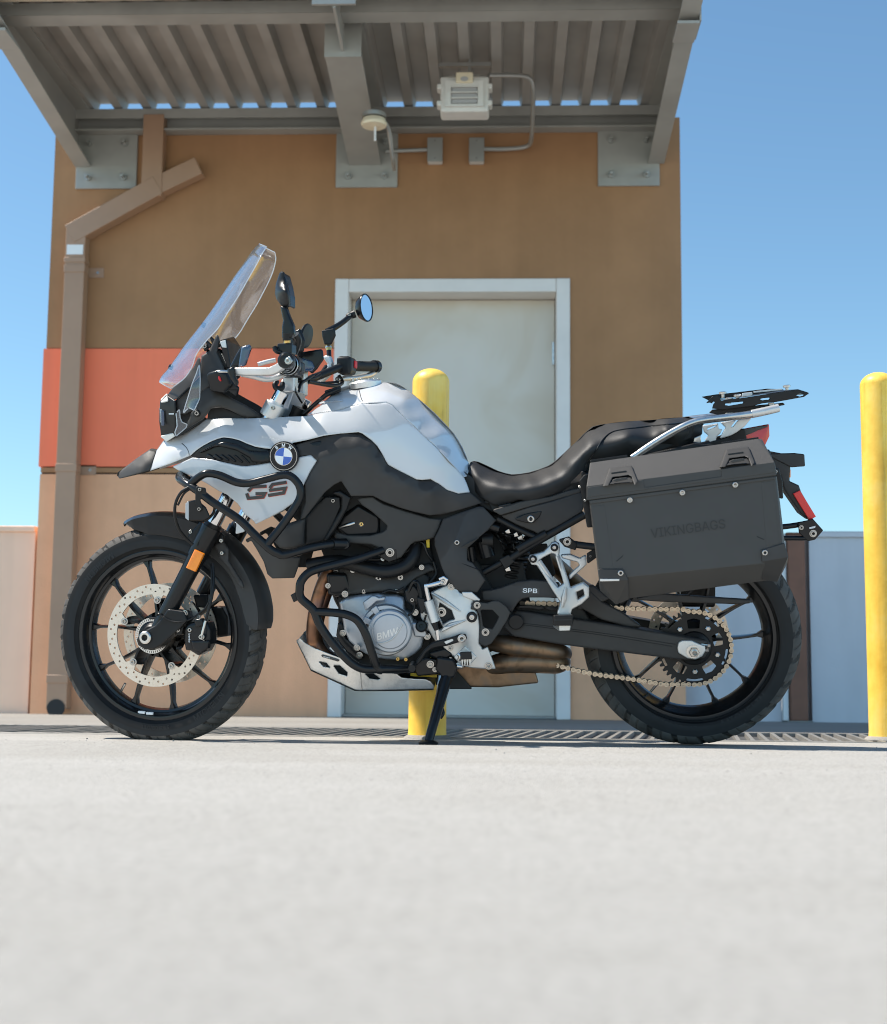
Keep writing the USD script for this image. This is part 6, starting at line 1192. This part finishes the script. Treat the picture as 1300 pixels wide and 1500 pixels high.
# ---- handlebar and controls (turn with the fork)
hb = xform('handlebar', bike)
K_ = lambda *q: c('K', *q)
fa, fb = Fk.P(K_(1010, 358), -.300, True)[0], Fk.P(K_(1165, 362), -.415, True)[0]
gd = (fb-fa)/np.linalg.norm(fb-fa)
na, nb_ = Fk.P(K_(512, 352), .300, True)[0], Fk.P(K_(491, 321), .420, True)[0]
ng = (nb_-na)/np.linalg.norm(nb_-na)
for A_, B_, D_ in ((fa, fb, gd), (na, nb_, ng)):
    add('grip', Fk.out(tube([A_, A_+D_*.02, B_-D_*.02, B_+D_*.012], [.0165, .0160, .0165, .0175], 20, 3)), 'tyre_rubber', hb)
    add('bar_end', Fk.out(tube([B_+D_*.010, B_+D_*.012, B_+D_*.03, B_+D_*.033], [.0195, .021, .0205, .017], 22, 0)), 'gloss_black', hb)
    add('bar_end_cap', Fk.out(tube([B_+D_*.0335, B_+D_*.038, B_+D_*.039], [.0125, .012, .009], 20, 0)), 'gloss_black' if D_ is ng else 'brushed_steel', hb)
mid = np.array([Fk.P(K_(560, 430), 0, True)[0][0], 0, Fk.P(K_(560, 430), 0, True)[0][2]])
add('bar_tube', Fk.out(tube([fb, fa, fa-gd*.05, mid+[-.008, .11, -.005], mid+[0, .06, 0], mid+[0, -.06, 0], mid+[-.008, -.11, -.005], na-ng*.05, na, nb_], .0125, 14, 6)), 'satin_black', hb)
ce_ = (fa-gd*.035)
def lblock(cen, a, b, d, r): return rhull([cen+[x, y, z] for x in (-a, a) for y in (-b, b) for z in (-d, d)], r)
add('switch_cube', [Fk.out(lblock(ce_, .012, .022, .015, .0125)), Fk.out(lblock(ce_+np.array([.004, -.012, -.012]), .010, .012, .010, .009))], 'satin_black', hb)
add('kill_switch', [Fk.out(rhull([ce_+[x, .010+y, z] for x in (.020, .027) for y in (-.009, .009) for z in (-.004, .014)], .002)), Fk.out(rhull([ce_+[x, y, z] for x in (-.006, .012) for y in (-.027, -.020) for z in (.0, .012)], .002))], 'red_plastic', hb)
add('switch_cube', [Fk.out(lblock(na-ng*.035, .016, .020, .016, .0125)), Fk.out(lblock(na-ng*.04+np.array([.022, 0, -.004]), .008, .012, .008, .008))], 'satin_black', hb)
add('grip_collar', [Fk.out(revolve([(.030, -.01), (.030, .004), (.026, .008), (.0175, .008)], na, 30))], 'gloss_black', hb)
for k, r in enumerate((.0275, .023, .0195)): add('collar_ring', [Fk.out(revolve([(r, -.004+k*.01), (r+.0012, k*.01), (r, .004+k*.01), (r-.0015, k*.01)], na-[0, .012, 0], 30, closed=True))], 'brushed_steel', hb)
add('bar_weight', [Fk.out(revolve([(.0215, -.01), (.0215, .010), (.019, .013), (.0, .013)], nb_+ng*.02, 26))], 'gloss_black', hb)
# left lever guard: flat alloy arm from the bar end forward
f_lg = field(ctl('K', (75, 400, .385), (350, 400, .40), (500, 300, .455), (520, 330, .455), (300, 420, .40)))
add('lever_guard', [panel(K_(72, 372, 350, 368, 400, 345, 490, 280, 515, 284, 532, 315, 520, 340, 420, 408, 385, 424, 340, 432, 75, 432), f_lg, .016, 2, fr=Fk, step=5, rnd=1)], 'cast_silver', hb)
add('guard_bolt', [pbolt('K', 500, 316, .462, .0085, Fk, .004, .011)], 'bolt_steel', hb)
add('guard_tip', [panel(K_(15, 380, 60, 362, 75, 375, 75, 430, 100, 480, 90, 530, 60, 480, 30, 430), .392, .012, 2, fr=Fk), panel(K_(35, 365, 90, 260, 130, 200, 190, 185, 205, 215, 160, 350, 100, 365), .37, .012, 3, fr=Fk, rnd=1)], 'gloss_black', hb)
add('guard_wing', [panel(K_(130, 210, 195, 186, 207, 205, 185, 290, 150, 360, 105, 362), .382, .006, 2, fr=Fk, rnd=1)], 'screen_glass', hb)
add('clutch_lever', [ptube('K', [(130, 425, .36), (220, 440, .34), (320, 462, .32), (400, 452, .30), (470, 420, .28), (520, 400, .26)], [.006, .0075, .008, .008, .009, .010], Fk, 12), ptube('K', [(260, 345, .34), (330, 325, .33), (400, 310, .32)], .006, Fk)], 'cast_silver', hb)
add('left_perch', [Fk.out(lblock(na-ng*.035+np.array([-.01, .03, 0]), .02, .018, .02, .006))], 'gloss_black', hb)
add('perch_detail', [pbolt('K', 405, 225, .36, .010, Fk, .006), ptube('K', [(390, 205, .37), (405, 240, .37), (440, 250, .36)], .006, Fk)], 'gloss_black', hb)
# right perch and lever
add('right_perch', [panel(K_(775, 285, 800, 272, 835, 280, 850, 330, 845, 390, 820, 440, 780, 475, 720, 485, 690, 470, 760, 440, 800, 395, 812, 340, 790, 310), -.235, .022, 2.5, fr=Fk, rnd=1)], 'cast_silver', hb)
add('right_lever', [ptube('K', [(880, 470, -.27), (950, 458, -.30), (1040, 452, -.35), (1100, 440, -.39), (1160, 425, -.42), (1215, 385, -.45)], [.008, .0085, .009, .0095, .0095, .008], Fk, 12)], 'cast_silver', hb)
add('perch_bolt', [pbolt('K', 893, 463, -.25, .009, Fk, .005)], 'bolt_steel', hb)
add('throttle_cables', [ptube('K', [(900, 430, -.27), (930, 490, -.27), (870, 515, -.2), (760, 500, -.13), (660, 480, -.06)], .006, Fk), ptube('K', [(560, 480, .0), (640, 470, -.06), (740, 440, -.14), (800, 360, -.22)], .0055, Fk), ptube('K', [(700, 430, -.10), (640, 470, -.04), (600, 500, 0), (580, 560, .02)], .005, Fk)], 'satin_black', hb)
add('brake_line', [ptube('K', [(640, 480, -.1), (720, 490, -.16), (800, 490, -.22), (900, 485, -.25)], .004, Fk)], 'gloss_black', hb); add('brake_line', [ptube('K', [(550, 500, .05), (560, 560, .05), (585, 610, .04), (610, 650, .02)], .003, Fk)], 'gloss_black', hb)
add('hose_loop', [ptube('K', [(410, 480, .10), (395, 510, .11), (415, 540, .11), (450, 530, .10), (455, 500, .08)], .008, Fk)], 'satin_black', hb)
# triple clamp
for s in (1, -1):
    ctop = a0+ad*(al+.38); ctop = ctop*[1, s, 1]
    add('clamp_ring', [Fk.out(tube([ctop-ad*.022, ctop-ad*.018, ctop+ad*.018, ctop+ad*.022], [.029, .031, .031, .029], 24, 0)), Fk.out(tube([ctop+ad*.020, ctop+ad*.028, ctop+ad*.0285], [.023, .0215, .0], 22, 0))], 'cast_silver', hb)
    rz = mid*1.0
    add('riser', [Fk.out(rhull([mid+[x, s*.045+y, z] for x in (-.012, .012) for y in (-.013, .013) for z in (-.05, .018)], .006))], 'cast_silver', hb)
    add('riser_bolt', [Fk.out(oriented(bolt_shape(.006, .006), mid+[0, s*.045, .026], (0, 0, 1)))], 'bolt_steel', hb)
add('clamp_bridge', [Fk.out(rhull([a0*[1, 0, 1]+ad*(al+.38)+np.array([x, y, 0])+ad*z for x in (-.012, .02) for y in (-.085, .085) for z in (-.012, .008)], .005)), Fk.out(rhull([mid+[x, y, -.05] for x in (-.012, .012) for y in (-.05, .05)]+[a0*[1, 0, 1]+ad*(al+.39)+np.array([x, y, 0]) for x in (-.005, .02) for y in (-.05, .05)], .004))], 'engine_silver', hb)
for s in (1, -1):
    ct = (a0+ad*(al+.38))*[1, s, 1]
    add('fork_cap', [Fk.out(tube([ct+ad*.024, ct+ad*.036], [.0185, .0175], 6, 0)), Fk.out(tube([ct+ad*.03, ct+ad*.044], [.008, .008], 12, 0))], 'gloss_black', hb, 20)
    add('pinch_bolt', [Fk.out(moved(bolt_shape(.006, .008), ct+[.012, -.030*s if s > 0 else .0, .004]))], 'bolt_steel', hb)
add('ignition_lock', [Fk.out(tube([mid+[-.03, 0, -.055], mid+[-.038, 0, -.030]], [.019, .018], 18, 0))], 'gloss_black', hb)
for k_ in range(1, 3): add('wire_loom', [ptube('K', [(430+k_*30, 470, .07-.05*k_), (400+k_*40, 540+k_*10, .09-.05*k_), (330+k_*70, 600+k_*15, .07-.05*k_), (250+k_*90, 640+k_*12, .05-.04*k_)], .0045, Fk, 8)], 'satin_black', hb)
add('steering_stem', [Fk.out(tube([a0*[1, 0, 1]+ad*(al+.40)+[.035, 0, 0], a0*[1, 0, 1]+ad*(al+.1)+[.035, 0, 0]], .03, 18, 0))], 'satin_black', hb)
# instruments on the bar: navigation holder
gp_ = add('navigation_holder', [phull('K', [(x, y, w) for x, y in ((590, 300), (620, 262), (760, 240), (768, 300), (720, 370), (690, 400)) for w in (-.06, .05)], .006, Fk)], 'gloss_black', hb)
add('holder_screen', [panel(K_(585, 300, 615, 292, 690, 320, 712, 370, 690, 402, 580, 402, 572, 350), .060, .006, 2, fr=Fk)], 'screen_glass', hb)
add('holder_stem', [phull('K', [(x, y, w) for x, y in ((545, 100), (590, 80), (620, 160), (610, 230), (560, 240), (535, 180)) for w in (.06, .10)], .006, Fk), ptube('K', [(575, 230, .08), (600, 270, .05)], .012, Fk)], 'gloss_black', hb)
add('holder_disc', [oriented(revolve([(.0, -.004), (.034, -.004), (.036, 0), (.034, .005), (.0, .006)], n=30), Fk.P(K_(642, 118), .06)[0], (.75, -.25, -.15))], 'satin_black', hb)
# mirrors
mr = xform('mirror', bike)
add('mirror_shell', [panel(c('B', 836, 243, 848, 255, 868, 330, 880, 400, 882, 465, 868, 475, 835, 470, 800, 422, 792, 390, 798, 330, 820, 262), field(ctl('B', (836, 243, .37), (882, 465, .37), (792, 390, .345), (840, 370, .395), (868, 330, .375))), .02, 4, fr=Fk, step=5)], 'satin_black', mr)
add('mirror_rim', [panel(c('B', 842, 250, 852, 262, 872, 335, 884, 400, 884, 462, 874, 470, 860, 380, 848, 300), .365, .05, 1.5, fr=Fk, rnd=.6)], 'gloss_black', mr)
add('mirror_arm', [panel(c('B', 826, 470, 866, 472, 882, 520, 912, 590, 916, 640, 900, 672, 880, 680, 838, 668, 838, 600, 845, 560), .36, .018, 3, fr=Fk, rnd=1)], 'gloss_black', mr)
add('mirror_joint', [ptube('B', [(868, 640, .355), (870, 685, .350)], .012, Fk, 16, 0)], 'satin_black', mr)
add('adapter', [ptube('B', [(870, 682, .350), (869, 732, .345)], .0085, Fk, 14, 0)], 'gold_brass', mr); add('adapter_ring', [ptube('B', [(870, 702, .349), (869.6, 710, .348)], .0105, Fk, 14, 0)], 'brushed_steel', mr)
add('mirror_clamp', [Fk.out(lblock(Fk.P(c('B', 868, 745), .34, True)[0], .016, .016, .010, .005)), ptube('B', [(920, 650, .3), (935, 680, .29), (930, 720, .28), (915, 760, .27)], .012, Fk)], 'gloss_black', mr)
mr = xform('mirror', bike)
mo = Fk.P(c('C', 588, 220), -.40)[0]; mn = np.array([.88, -.46, .10])
def ell(m, a): return TM(m.vertices*[a, 1, 1], m.faces)
add('mirror_shell', [oriented(ell(revolve([(.0, -.032), (.018, -.030), (.034, -.020), (.0435, -.004), (.0455, .002), (.0445, .005), (.041, .005), (.041, .002)], n=40), .82), mo, mn)], 'gloss_black', mr, 50)
add('mirror_face', [oriented(ell(revolve([(.0412, .0035), (.0, .0035)], n=40), .82), mo, mn)], 'mirror_glass', mr, True)
add('mirror_arm', [ptube('C', [(500, 262, -.38), (470, 290, -.36), (420, 328, -.34), (345, 372, -.31)], [.009, .0085, .009, .011], Fk, 12)], 'gloss_black', mr)
add('ball_joint', [ptube('C', [(470, 278, -.375), (520, 258, -.385)], [.009, .013], Fk, 12, 0)], 'satin_black', mr); add('joint_bolt', [pbolt('C', 489, 264, -.36, .004, Fk, .003)], 'bolt_steel', mr)
add('mirror_joint', [Fk.out(rhull(np.vstack([Fk.P(c('C', 320, 372, 385, 360, 390, 395, 365, 445, 335, 445, 322, 400), w, True) for w in (-.29, -.32)]), .005))], 'gloss_black', mr)
add('adapter', [ptube('C', [(352, 448, -.305), (355, 492, -.300)], .0085, Fk, 14, 0)], 'gold_brass', mr); add('adapter_ring', [ptube('C', [(353, 468, -.304), (353.6, 476, -.303)], .0105, Fk, 14, 0)], 'brushed_steel', mr)
add('adapter_post', [ptube('C', [(355, 490, -.300), (357, 530, -.292)], .0075, Fk, 14, 0)], 'gloss_black', mr)
add('tank_strap', [panel(c('C', 165, 905, 260, 820, 335, 755, 430, 720, 425, 745, 340, 785, 250, 860, 200, 905), .06, .03, 2), phull('C', [(335, 750, .05), (425, 722, .05), (428, 748, .05), (340, 778, .05), (380, 740, -.05)], .003)], 'gloss_black', bike)
